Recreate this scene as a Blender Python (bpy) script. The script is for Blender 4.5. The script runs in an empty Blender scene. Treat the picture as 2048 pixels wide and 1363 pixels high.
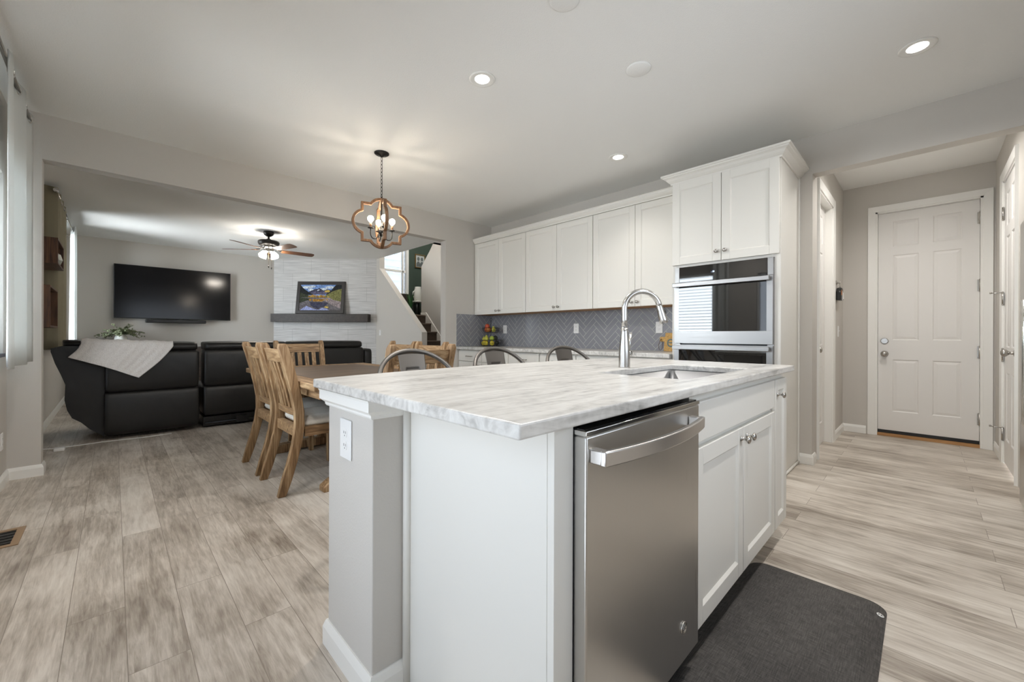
import bpy, bmesh, math, random
from mathutils import Matrix, Vector
PI = math.pi
random.seed(7)
SC = bpy.context.scene
COL = SC.collection

# ------------------------------------------------------------------ camera
cam_d = bpy.data.cameras.new('camera')
cam_d.sensor_fit = 'HORIZONTAL'
cam_d.sensor_width = 36.0
cam_d.lens = 811.54 / 2048 * 36.0
cam_d.shift_x = 0.0
cam_d.shift_y = -(681.5 - 671.39) / 2048
cam_d.clip_start = 0.02
cam = bpy.data.objects.new('camera', cam_d)
COL.objects.link(cam)
YAW = math.radians(45.5)
f_ = Vector((math.cos(YAW), math.sin(YAW), 0))
r_ = Vector((math.sin(YAW), -math.cos(YAW), 0))
u_ = Vector((0, 0, 1))
ROLL = math.radians(0.188)
rr = r_ * math.cos(ROLL) + u_ * math.sin(ROLL)
uu = u_ * math.cos(ROLL) - r_ * math.sin(ROLL)
cm = Matrix((rr, uu, -f_)).transposed().to_4x4()
cm.translation = Vector((0, 0, 1.068))
cam.matrix_world = cm
SC.camera = cam

# ------------------------------------------------------------------ world (overcast daylight)
wd = bpy.data.worlds.new('sky')
SC.world = wd
wd.use_nodes = True
wn, wl = wd.node_tree.nodes, wd.node_tree.links
bg = wn['Background']
w_tc = wn.new('ShaderNodeTexCoord')
w_sp = wn.new('ShaderNodeSeparateXYZ')
wl.new(w_tc.outputs['Generated'], w_sp.inputs[0])
w_mr = wn.new('ShaderNodeMapRange')
w_mr.inputs['From Min'].default_value = -0.06
w_mr.inputs['From Max'].default_value = 0.06
wl.new(w_sp.outputs['Z'], w_mr.inputs['Value'])
w_mx = wn.new('ShaderNodeMix')
w_mx.data_type = 'RGBA'
wl.new(w_mr.outputs[0], w_mx.inputs['Factor'])
w_mx.inputs['A'].default_value = (12.8, 13.2, 13.7, 1)     # added brightness below the horizon, throws light up onto the ceilings
w_mx.inputs['B'].default_value = (11.0, 11.8, 12.9, 1)           # bright overcast sky
wl.new(w_mx.outputs['Result'], bg.inputs[0])
bg.inputs[1].default_value = 1.0

# ------------------------------------------------------------------ view
SC.view_settings.view_transform = 'Standard'
SC.view_settings.look = 'None'
SC.view_settings.gamma = 1.0
SC.view_settings.exposure = 0.54
SC.view_settings.use_curve_mapping = False
cy = SC.cycles
cy.use_denoising = True
cy.max_bounces = 10
cy.diffuse_bounces = 8
cy.glossy_bounces = 4
cy.transmission_bounces = 4
cy.transparent_max_bounces = 8
cy.caustics_reflective = False
cy.caustics_refractive = False
cy.sample_clamp_indirect = 6.0
cy.use_adaptive_sampling = True
cy.adaptive_threshold = 0.02


def portal(name, loc, rot, sx, sy):
    l = bpy.data.lights.new(name, 'AREA')
    l.shape = 'RECTANGLE'
    l.size = sx
    l.size_y = sy
    l.cycles.is_portal = True
    o = bpy.data.objects.new(name, l)
    o.location = loc
    o.rotation_euler = rot
    COL.objects.link(o)


# window openings (portals guide the sky light through them)
portal('sky_portal', (-0.60, 0.85, 1.10), (0, -PI / 2, 0), 2.05, 2.2)
portal('sky_portal', (1.45, -1.21, 1.70), (PI / 2, 0, 0), 2.3, 1.2)
portal('sky_portal', (-0.60, 3.55, 1.57), (0, -PI / 2, 0), 1.25, 2.0)
portal('sky_portal', (-0.60, 8.65, 1.45), (0, -PI / 2, 0), 2.2, 1.6)
portal('sky_portal', (-0.60, 5.19, 1.45), (0, -PI / 2, 0), 2.3, 0.6)
portal('sky_portal', (4.85, 9.26, 2.8), (-PI / 2, 0, 0), 1.0, 1.4)

# ------------------------------------------------------------------ materials
def new_mat(name):
    m = bpy.data.materials.new(name)
    m.use_nodes = True
    nt = m.node_tree
    return m, nt, nt.nodes['Principled BSDF']


def srgb(r, g, b):
    def c(v):
        v /= 255.0
        return v / 12.92 if v <= 0.04045 else ((v + 0.055) / 1.055) ** 2.4
    return (c(r), c(g), c(b), 1)


def plain(name, col, rough=0.5, metal=0.0, bump=0.0, bscale=200, spec=0.5, coat=0.0):
    m, nt, b = new_mat(name)
    b.inputs['Base Color'].default_value = col
    b.inputs['Roughness'].default_value = rough
    b.inputs['Metallic'].default_value = metal
    b.inputs['Specular IOR Level'].default_value = spec
    b.inputs['Coat Weight'].default_value = coat
    if bump:
        tc = nt.nodes.new('ShaderNodeTexCoord')
        n = nt.nodes.new('ShaderNodeTexNoise')
        n.inputs['Scale'].default_value = bscale
        n.inputs['Detail'].default_value = 3
        bp = nt.nodes.new('ShaderNodeBump')
        bp.inputs['Strength'].default_value = bump
        bp.inputs['Distance'].default_value = 0.004
        nt.links.new(tc.outputs['Object'], n.inputs['Vector'])
        nt.links.new(n.outputs['Fac'], bp.inputs['Height'])
        nt.links.new(bp.outputs['Normal'], b.inputs['Normal'])
    return m


def emit(name, col, strength):
    m, nt, b = new_mat(name)
    b.inputs['Base Color'].default_value = col
    b.inputs['Emission Color'].default_value = col
    b.inputs['Emission Strength'].default_value = strength
    return m


def ramp(nt, stops):
    r = nt.nodes.new('ShaderNodeValToRGB')
    e = r.color_ramp.elements
    while len(e) < len(stops):
        e.new(0.5)
    for k, (p, c) in enumerate(stops):
        e[k].position = p
        e[k].color = c
    return r


def wood(name, dark, mid, light, axis='X', scale=1.0, rough=0.55, bump=0.25, stretch=14.0):
    m, nt, b = new_mat(name)
    N, L = nt.nodes, nt.links
    tc = N.new('ShaderNodeTexCoord')
    mp = N.new('ShaderNodeMapping')
    s = [stretch * scale] * 3
    s['XYZ'.index(axis)] = 1.1 * scale
    mp.inputs['Scale'].default_value = s
    L.new(tc.outputs['Object'], mp.inputs['Vector'])
    n1 = N.new('ShaderNodeTexNoise')
    n1.inputs['Scale'].default_value = 2.2
    n1.inputs['Detail'].default_value = 7
    n1.inputs['Distortion'].default_value = 1.2
    n2 = N.new('ShaderNodeTexNoise')
    n2.inputs['Scale'].default_value = 9.0
    n2.inputs['Detail'].default_value = 4
    L.new(mp.outputs[0], n1.inputs['Vector'])
    L.new(mp.outputs[0], n2.inputs['Vector'])
    mx = N.new('ShaderNodeMath')
    mx.operation = 'MULTIPLY_ADD'
    mx.inputs[1].default_value = 0.35
    L.new(n2.outputs['Fac'], mx.inputs[0])
    sc = N.new('ShaderNodeMath')
    sc.operation = 'MULTIPLY'
    sc.inputs[1].default_value = 0.65
    L.new(n1.outputs['Fac'], sc.inputs[0])
    L.new(sc.outputs[0], mx.inputs[2])
    rp = ramp(nt, [(0.36, dark), (0.50, mid), (0.66, light)])
    L.new(mx.outputs[0], rp.inputs[0])
    L.new(rp.outputs[0], b.inputs['Base Color'])
    b.inputs['Roughness'].default_value = rough
    bp = N.new('ShaderNodeBump')
    bp.inputs['Strength'].default_value = bump
    bp.inputs['Distance'].default_value = 0.004
    L.new(mx.outputs[0], bp.inputs['Height'])
    L.new(bp.outputs[0], b.inputs['Normal'])
    return m


def floor_mat():
    m, nt, b = new_mat('plank_floor')
    N, L = nt.nodes, nt.links
    tc = N.new('ShaderNodeTexCoord')
    sp = N.new('ShaderNodeSeparateXYZ')
    L.new(tc.outputs['Object'], sp.inputs[0])
    ax = N.new('ShaderNodeMath'); ax.operation = 'ADD'; ax.inputs[1].default_value = 10.26 + 0.156 * 2
    L.new(sp.outputs['X'], ax.inputs[0])
    ay = N.new('ShaderNodeMath'); ay.operation = 'ADD'; ay.inputs[1].default_value = 10.0
    L.new(sp.outputs['Y'], ay.inputs[0])
    cb = N.new('ShaderNodeCombineXYZ')
    L.new(ay.outputs[0], cb.inputs[0])
    L.new(ax.outputs[0], cb.inputs[1])
    br = N.new('ShaderNodeTexBrick')
    br.offset = 0.37
    br.offset_frequency = 2
    br.squash = 1.0
    br.inputs['Color1'].default_value = (0, 0, 0, 1)
    br.inputs['Color2'].default_value = (1, 1, 1, 1)
    br.inputs['Mortar'].default_value = (0.5, 0.5, 0.5, 1)
    br.inputs['Scale'].default_value = 1.0
    br.inputs['Brick Width'].default_value = 1.22
    br.inputs['Row Height'].default_value = 0.156
    br.inputs['Mortar Size'].default_value = 0.0011
    br.inputs['Mortar Smooth'].default_value = 0.0
    L.new(cb.outputs[0], br.inputs['Vector'])
    # grain coordinates, shifted per plank
    rowv = N.new('ShaderNodeMath'); rowv.operation = 'MULTIPLY'; rowv.inputs[1].default_value = 37.0
    L.new(br.outputs['Color'], rowv.inputs[0])
    cb2 = N.new('ShaderNodeCombineXYZ')
    gx = N.new('ShaderNodeMath'); gx.operation = 'MULTIPLY'; gx.inputs[1].default_value = 11.0
    L.new(ax.outputs[0], gx.inputs[0])
    L.new(gx.outputs[0], cb2.inputs[0])
    gy = N.new('ShaderNodeMath'); gy.operation = 'MULTIPLY'; gy.inputs[1].default_value = 1.3
    L.new(ay.outputs[0], gy.inputs[0])
    L.new(gy.outputs[0], cb2.inputs[1])
    L.new(rowv.outputs[0], cb2.inputs[2])
    n1 = N.new('ShaderNodeTexNoise')
    n1.inputs['Scale'].default_value = 1.0; n1.inputs['Detail'].default_value = 8
    n1.inputs['Roughness'].default_value = 0.68; n1.inputs['Distortion'].default_value = 0.9
    L.new(cb2.outputs[0], n1.inputs['Vector'])
    n2 = N.new('ShaderNodeTexNoise')
    n2.inputs['Scale'].default_value = 5.5; n2.inputs['Detail'].default_value = 5
    n2.inputs['Distortion'].default_value = 0.6
    L.new(cb2.outputs[0], n2.inputs['Vector'])
    n3 = N.new('ShaderNodeTexNoise')
    n3.inputs['Scale'].default_value = 2.6; n3.inputs['Detail'].default_value = 3
    L.new(tc.outputs['Object'], n3.inputs['Vector'])
    def mul(a, k):
        q = N.new('ShaderNodeMath'); q.operation = 'MULTIPLY'; q.inputs[1].default_value = k
        L.new(a, q.inputs[0]); return q.outputs[0]
    def add(a, c):
        q = N.new('ShaderNodeMath'); q.operation = 'ADD'
        L.new(a, q.inputs[0]); L.new(c, q.inputs[1]); return q.outputs[0]
    cb3 = N.new('ShaderNodeCombineXYZ')
    hx_ = N.new('ShaderNodeMath'); hx_.operation = 'MULTIPLY'; hx_.inputs[1].default_value = 75.0
    L.new(ax.outputs[0], hx_.inputs[0]); L.new(hx_.outputs[0], cb3.inputs[0])
    hy_ = N.new('ShaderNodeMath'); hy_.operation = 'MULTIPLY'; hy_.inputs[1].default_value = 4.0
    L.new(ay.outputs[0], hy_.inputs[0]); L.new(hy_.outputs[0], cb3.inputs[1]); L.new(rowv.outputs[0], cb3.inputs[2])
    n4 = N.new('ShaderNodeTexNoise')
    n4.inputs['Scale'].default_value = 1.0; n4.inputs['Detail'].default_value = 5; n4.inputs['Roughness'].default_value = 0.7
    n4.inputs['Distortion'].default_value = 1.6
    L.new(cb3.outputs[0], n4.inputs['Vector'])
    sh = N.new('ShaderNodeMath'); sh.operation = 'SUBTRACT'; sh.inputs[1].default_value = 0.5
    L.new(n4.outputs['Fac'], sh.inputs[0])
    v = add(add(add(mul(n1.outputs['Fac'], 0.42), mul(sh.outputs[0], 0.20)), mul(n2.outputs['Fac'], 0.22)),
            add(mul(n3.outputs['Fac'], 0.30), mul(br.outputs['Color'], 0.10)))
    rp = ramp(nt, [(0.36, srgb(126, 114, 103)), (0.47, srgb(170, 160, 148)), (0.55, srgb(197, 188, 177)), (0.66, srgb(217, 210, 200))])
    L.new(v, rp.inputs[0])
    mix = N.new('ShaderNodeMix'); mix.data_type = 'RGBA'
    L.new(br.outputs['Fac'], mix.inputs['Factor'])
    L.new(rp.outputs[0], mix.inputs['A'])
    mix.inputs['B'].default_value = srgb(134, 124, 113)
    L.new(mix.outputs['Result'], b.inputs['Base Color'])
    b.inputs['Roughness'].default_value = 0.42
    b.inputs['Specular IOR Level'].default_value = 0.4
    bp = N.new('ShaderNodeBump'); bp.inputs['Strength'].default_value = 0.12; bp.inputs['Distance'].default_value = 0.003
    L.new(v, bp.inputs['Height'])
    L.new(bp.outputs[0], b.inputs['Normal'])
    return m


def stone_mat():
    m, nt, b = new_mat('quartzite')
    N, L = nt.nodes, nt.links
    tc = N.new('ShaderNodeTexCoord')
    mp = N.new('ShaderNodeMapping')
    mp.inputs['Rotation'].default_value = (0, 0, math.radians(-9))
    mp.inputs['Scale'].default_value = (1.3, 9.0, 9.0)
    L.new(tc.outputs['Object'], mp.inputs['Vector'])
    n1 = N.new('ShaderNodeTexNoise'); n1.inputs['Scale'].default_value = 2.6; n1.inputs['Detail'].default_value = 9
    n1.inputs['Roughness'].default_value = 0.62; n1.inputs['Distortion'].default_value = 1.4
    L.new(mp.outputs[0], n1.inputs['Vector'])
    n2 = N.new('ShaderNodeTexNoise'); n2.inputs['Scale'].default_value = 38; n2.inputs['Detail'].default_value = 4
    L.new(tc.outputs['Object'], n2.inputs['Vector'])
    n3 = N.new('ShaderNodeTexNoise'); n3.inputs['Scale'].default_value = 1.3; n3.inputs['Detail'].default_value = 3
    L.new(mp.outputs[0], n3.inputs['Vector'])
    def mul(a, k):
        q = N.new('ShaderNodeMath'); q.operation = 'MULTIPLY'; q.inputs[1].default_value = k
        L.new(a, q.inputs[0]); return q.outputs[0]
    def add(a, c):
        q = N.new('ShaderNodeMath'); q.operation = 'ADD'
        L.new(a, q.inputs[0]); L.new(c, q.inputs[1]); return q.outputs[0]
    v = add(add(mul(n1.outputs['Fac'], 0.6), mul(n2.outputs['Fac'], 0.2)), mul(n3.outputs['Fac'], 0.2))
    rp = ramp(nt, [(0.36, srgb(150, 148, 144)), (0.44, srgb(188, 186, 182)), (0.52, srgb(208, 206, 202)), (0.62, srgb(222, 221, 217))])
    L.new(v, rp.inputs[0])
    L.new(rp.outputs[0], b.inputs['Base Color'])
    b.inputs['Roughness'].default_value = 0.28
    bp = N.new('ShaderNodeBump'); bp.inputs['Strength'].default_value = 0.06; bp.inputs['Distance'].default_value = 0.002
    L.new(v, bp.inputs['Height']); L.new(bp.outputs[0], b.inputs['Normal'])
    return m


def brushed(name, col, rough=0.3, axis='Z'):
    m, nt, b = new_mat(name)
    N, L = nt.nodes, nt.links
    tc = N.new('ShaderNodeTexCoord')
    mp = N.new('ShaderNodeMapping')
    s = [220.0] * 3
    s['XYZ'.index(axis)] = 2.0
    mp.inputs['Scale'].default_value = s
    L.new(tc.outputs['Object'], mp.inputs['Vector'])
    n = N.new('ShaderNodeTexNoise'); n.inputs['Scale'].default_value = 1.0; n.inputs['Detail'].default_value = 2
    L.new(mp.outputs[0], n.inputs['Vector'])
    r = N.new('ShaderNodeMapRange')
    r.inputs['To Min'].default_value = rough * 0.8
    r.inputs['To Max'].default_value = rough * 1.25
    L.new(n.outputs['Fac'], r.inputs['Value'])
    L.new(r.outputs[0], b.inputs['Roughness'])
    b.inputs['Base Color'].default_value = col
    b.inputs['Metallic'].default_value = 1.0
    return m


def fireplace_tile():
    m, nt, b = new_mat('striated_tile')
    N, L = nt.nodes, nt.links
    tc = N.new('ShaderNodeTexCoord')
    br = N.new('ShaderNodeTexBrick')
    br.offset = 0.33
    br.inputs['Color1'].default_value = (0.35, 0.35, 0.35, 1)
    br.inputs['Color2'].default_value = (0.65, 0.65, 0.65, 1)
    br.inputs['Scale'].default_value = 1.0
    br.inputs['Brick Width'].default_value = 0.61
    br.inputs['Row Height'].default_value = 0.305
    br.inputs['Mortar Size'].default_value = 0.0025
    L.new(tc.outputs['UV'], br.inputs['Vector'])
    mp = N.new('ShaderNodeMapping')
    mp.inputs['Scale'].default_value = (1.5, 40, 1)
    L.new(tc.outputs['UV'], mp.inputs['Vector'])
    n = N.new('ShaderNodeTexNoise'); n.inputs['Scale'].default_value = 1.6; n.inputs['Detail'].default_value = 5
    L.new(mp.outputs[0], n.inputs['Vector'])
    q = N.new('ShaderNodeMath'); q.operation = 'MULTIPLY_ADD'; q.inputs[1].default_value = 0.25
    L.new(br.outputs['Color'], q.inputs[0]); L.new(n.outputs['Fac'], q.inputs[2])
    rp = ramp(nt, [(0.42, srgb(178, 177, 177)), (0.62, srgb(198, 197, 196)), (0.82, srgb(214, 213, 212))])
    L.new(q.outputs[0], rp.inputs[0])
    mix = N.new('ShaderNodeMix'); mix.data_type = 'RGBA'
    L.new(br.outputs['Fac'], mix.inputs['Factor'])
    L.new(rp.outputs[0], mix.inputs['A'])
    mix.inputs['B'].default_value = srgb(158, 157, 156)
    L.new(mix.outputs['Result'], b.inputs['Base Color'])
    b.inputs['Roughness'].default_value = 0.5
    return m


def fabric(name, c1, c2, scale=300, rough=0.95, bump=0.3):
    m, nt, b = new_mat(name)
    N, L = nt.nodes, nt.links
    tc = N.new('ShaderNodeTexCoord')
    n = N.new('ShaderNodeTexNoise'); n.inputs['Scale'].default_value = scale; n.inputs['Detail'].default_value = 2
    L.new(tc.outputs['Object'], n.inputs['Vector'])
    rp = ramp(nt, [(0.35, c1), (0.65, c2)])
    L.new(n.outputs['Fac'], rp.inputs[0])
    L.new(rp.outputs[0], b.inputs['Base Color'])
    b.inputs['Roughness'].default_value = rough
    b.inputs['Specular IOR Level'].default_value = 0.15
    bp = N.new('ShaderNodeBump'); bp.inputs['Strength'].default_value = bump; bp.inputs['Distance'].default_value = 0.003
    L.new(n.outputs['Fac'], bp.inputs['Height']); L.new(bp.outputs[0], b.inputs['Normal'])
    return m


def mat_weave():
    m, nt, b = new_mat('woven_mat')
    N, L = nt.nodes, nt.links
    tc = N.new('ShaderNodeTexCoord')
    vals = []
    for sx, sy in ((320, 24), (24, 320), (5, 5)):
        mp = N.new('ShaderNodeMapping'); mp.inputs['Scale'].default_value = (sx, sy, 1)
        L.new(tc.outputs['Object'], mp.inputs['Vector'])
        n = N.new('ShaderNodeTexNoise'); n.inputs['Scale'].default_value = 1.0; n.inputs['Detail'].default_value = 3
        L.new(mp.outputs[0], n.inputs['Vector'])
        vals.append(n.outputs['Fac'])
    a = N.new('ShaderNodeMath'); a.operation = 'ADD'
    L.new(vals[0], a.inputs[0]); L.new(vals[1], a.inputs[1])
    c = N.new('ShaderNodeMath'); c.operation = 'MULTIPLY_ADD'; c.inputs[1].default_value = 0.5
    L.new(vals[2], c.inputs[0]); L.new(a.outputs[0], c.inputs[2])
    rp = ramp(nt, [(0.85, srgb(52, 50, 49)), (1.2, srgb(76, 73, 71)), (1.5, srgb(98, 95, 92))])
    h = N.new('ShaderNodeMath'); h.operation = 'MULTIPLY'; h.inputs[1].default_value = 1.0
    L.new(c.outputs[0], h.inputs[0])
    mr = N.new('ShaderNodeMapRange'); mr.inputs['From Min'].default_value = 0.8; mr.inputs['From Max'].default_value = 1.7
    L.new(c.outputs[0], mr.inputs['Value'])
    e = rp.color_ramp.elements
    e[0].position, e[1].position, e[2].position = 0.15, 0.5, 0.85
    L.new(mr.outputs[0], rp.inputs[0])
    L.new(rp.outputs[0], b.inputs['Base Color'])
    b.inputs['Roughness'].default_value = 0.7
    b.inputs['Specular IOR Level'].default_value = 0.3
    return m


def leather():
    m, nt, b = new_mat('black_leather')
    N, L = nt.nodes, nt.links
    tc = N.new('ShaderNodeTexCoord')
    n = N.new('ShaderNodeTexNoise'); n.inputs['Scale'].default_value = 3.5; n.inputs['Detail'].default_value = 3
    v = N.new('ShaderNodeTexVoronoi'); v.inputs['Scale'].default_value = 260
    L.new(tc.outputs['Object'], n.inputs['Vector']); L.new(tc.outputs['Object'], v.inputs['Vector'])
    b1 = N.new('ShaderNodeBump'); b1.inputs['Strength'].default_value = 0.5; b1.inputs['Distance'].default_value = 0.02
    L.new(n.outputs['Fac'], b1.inputs['Height'])
    b2 = N.new('ShaderNodeBump'); b2.inputs['Strength'].default_value = 0.15; b2.inputs['Distance'].default_value = 0.001
    L.new(v.outputs['Distance'], b2.inputs['Height']); L.new(b1.outputs[0], b2.inputs['Normal'])
    L.new(b2.outputs[0], b.inputs['Normal'])
    b.inputs['Base Color'].default_value = (0.012, 0.0115, 0.011, 1)
    b.inputs['Roughness'].default_value = 0.42
    b.inputs['Specular IOR Level'].default_value = 0.5
    return m


def glass_pane(name='window_glass', tint=(0.96, 0.98, 0.98, 1)):
    m = bpy.data.materials.new(name)
    m.use_nodes = True
    nt = m.node_tree
    nt.nodes.clear()
    o = nt.nodes.new('ShaderNodeOutputMaterial')
    t = nt.nodes.new('ShaderNodeBsdfTransparent'); t.inputs[0].default_value = tint
    g = nt.nodes.new('ShaderNodeBsdfGlossy'); g.inputs['Roughness'].default_value = 0.02
    fr = nt.nodes.new('ShaderNodeFresnel'); fr.inputs[0].default_value = 1.45
    mx = nt.nodes.new('ShaderNodeMixShader')
    nt.links.new(fr.outputs[0], mx.inputs[0])
    nt.links.new(t.outputs[0], mx.inputs[1])
    nt.links.new(g.outputs[0], mx.inputs[2])
    nt.links.new(mx.outputs[0], o.inputs[0])
    return m


def cloth_thin(name, col, trans=0.35):
    m, nt, b = new_mat(name)
    N, L = nt.nodes, nt.links
    b.inputs['Base Color'].default_value = col
    b.inputs['Roughness'].default_value = 0.95
    b.inputs['Specular IOR Level'].default_value = 0.1
    tr = N.new('ShaderNodeBsdfTranslucent'); tr.inputs[0].default_value = col
    mx = N.new('ShaderNodeMixShader'); mx.inputs[0].default_value = trans
    L.new(b.outputs[0], mx.inputs[1]); L.new(tr.outputs[0], mx.inputs[2])
    L.new(mx.outputs[0], N['Material Output'].inputs[0])
    return m


M = {}
M['wall'] = plain('greige_wall_paint', srgb(200, 196, 190), 0.75, bump=0.16, bscale=150, spec=0.25)
M['ceiling'] = plain('ceiling_paint', srgb(238, 238, 236), 0.9, bump=0.3, bscale=120, spec=0.1)
M['trim'] = plain('white_trim_paint', srgb(234, 233, 229), 0.4)
M['cab'] = plain('white_cabinet_paint', srgb(226, 224, 218), 0.38)
M['door'] = plain('white_door_paint', srgb(228, 226, 223), 0.42)
M['floor'] = floor_mat()
M['stone'] = stone_mat()
M['steel'] = brushed('brushed_steel', (0.34, 0.335, 0.33, 1), 0.34, 'Y')
M['satin'] = plain('satin_steel', (0.56, 0.55, 0.53, 1), 0.24, 1.0)
M['handlesteel'] = plain('handle_steel', (0.62, 0.60, 0.58, 1), 0.32, 1.0)
M['steel_v'] = brushed('brushed_steel_upright', (0.60, 0.59, 0.57, 1), 0.30, 'Z')
M['chrome'] = plain('polished_steel', (0.72, 0.72, 0.71, 1), 0.12, 1.0)
M['nickel'] = plain('satin_nickel', (0.47, 0.45, 0.42, 1), 0.25, 1.0)
M['gun'] = plain('gunmetal_steel', (0.185, 0.172, 0.158, 1), 0.42, 0.9)
M['blackglass'] = plain('black_glass', (0.012, 0.012, 0.012, 1), 0.03, spec=0.9)
M['screen'] = plain('tv_screen', (0.006, 0.006, 0.007, 1), 0.14, spec=0.28)
M['black'] = plain('black_plastic', (0.012, 0.012, 0.012, 1), 0.35)
M['bronze'] = plain('dark_bronze_metal', (0.022, 0.020, 0.018, 1), 0.4, 0.6)
M['tile'] = plain('grey_glazed_tile', srgb(140, 141, 147), 0.24)
M['grout'] = plain('pale_grout', srgb(196, 195, 191), 0.9)
M['fptile'] = fireplace_tile()
M['oak'] = wood('weathered_oak', srgb(102, 77, 52), srgb(146, 115, 81), srgb(188, 160, 124), 'Z', 1.0)
M['oakh'] = wood('weathered_oak_flat', srgb(102, 77, 52), srgb(146, 115, 81), srgb(186, 158, 122), 'Y', 1.0)
M['oakx'] = wood('weathered_oak_cross', srgb(102, 77, 52), srgb(146, 115, 81), srgb(186, 158, 122), 'X', 1.0)
M['tabletop'] = wood('dark_weathered_top', srgb(64, 48, 35), srgb(92, 72, 54), srgb(122, 99, 76), 'X', 0.9, 0.4)
M['mantel'] = wood('espresso_wood', srgb(34, 28, 25), srgb(50, 42, 37), srgb(66, 56, 49), 'X', 0.8, 0.5)
M['walnut'] = wood('walnut_shelf', srgb(60, 38, 24), srgb(88, 58, 36), srgb(112, 77, 48), 'Z', 0.9)
M['lampwood'] = wood('lamp_wood', srgb(74, 49, 30), srgb(106, 74, 47), srgb(132, 97, 65), 'Z', 2.0, 0.6)
M['blade'] = wood('blade_wood', srgb(70, 44, 26), srgb(104, 68, 42), srgb(130, 90, 58), 'X', 1.2, 0.45)
M['bamboo'] = wood('bamboo_board', srgb(176, 132, 62), srgb(202, 158, 82), srgb(218, 178, 104), 'X', 1.6, 0.5, 0.1)
M['leather'] = leather()
M['cushion'] = fabric('cream_linen', srgb(205, 201, 192), srgb(226, 222, 214), 350)
M['blanket'] = fabric('cream_throw', srgb(232, 228, 224), srgb(246, 243, 240), 120, bump=0.6)
M['mat'] = mat_weave()
M['curtain'] = cloth_thin('white_curtain', srgb(226, 229, 228), 0.22)
M['shaded_curtain'] = cloth_thin('shade_tinted_curtain', srgb(150, 143, 122), 0.12)  # unlit side of a white curtain, its shade put into the colour
M['blind'] = cloth_thin('white_blind_slat', srgb(236, 236, 236), 0.4)
M['glass'] = glass_pane()
M['dim_glass'] = glass_pane('stair_window_glass', (0.34, 0.35, 0.36, 1))
M['tinted2'] = glass_pane('back_dimming_glass', (0.42, 0.43, 0.44, 1))  # glass darkened to hold back daylight from behind the camera
M['tinted'] = glass_pane('daylight_dimming_glass', (0.37, 0.38, 0.39, 1))  # glass darkened to hold back daylight from the added left windows
M['vent'] = plain('tan_vent_metal', srgb(146, 120, 92), 0.5)
M['green'] = plain('dark_green_paint', srgb(52, 66, 57), 0.7, bump=0.1)
M['carpet'] = fabric('brown_carpet', srgb(74, 64, 56), srgb(112, 100, 90), 260, bump=1.0)
M['ceramic'] = plain('white_ceramic', srgb(222, 222, 216), 0.25)
M['leaf'] = plain('sage_leaf', srgb(116, 124, 92), 0.6)
M['leaf2'] = plain('deep_green_leaf', srgb(52, 96, 54), 0.45)
M['led'] = emit('downlight_led', (1.0, 0.96, 0.90, 1), 6.0)
M['bulb'] = emit('warm_bulb', (1.0, 0.88, 0.72, 1), 85.0)
M['shade'] = emit('frosted_shade_lit', (1.0, 0.93, 0.83, 1), 46.0)
M['digits'] = emit('oven_digits', (0.55, 0.68, 1.0, 1), 2.0)
M['siding'] = plain('white_siding', srgb(226, 230, 232), 0.7)
M['darkframe'] = plain('dark_window_frame', srgb(48, 52, 62), 0.5)
M['outlet'] = plain('white_outlet_plastic', srgb(236, 236, 235), 0.35)
M['slot'] = plain('outlet_slot', srgb(60, 58, 56), 0.6)
M['sinksteel'] = plain('sink_steel', (0.38, 0.38, 0.39, 1), 0.33, 1.0)
M['brass'] = plain('aged_gold_frame', srgb(120, 98, 60), 0.45, 0.5)
M['white'] = plain('white_plastic', srgb(232, 232, 230), 0.4)
M['rubber'] = plain('mat_rim_rubber', srgb(58, 57, 57), 0.7)
M['under'] = wood('cabinet_underside_wood', srgb(150, 108, 66), srgb(172, 128, 82), srgb(190, 146, 98), 'Y', 1.0)

# ------------------------------------------------------------------ mesh helpers
def RZ(deg, origin=(0, 0, 0)):
    return Matrix.Translation(origin) @ Matrix.Rotation(math.radians(deg), 4, 'Z')


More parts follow.
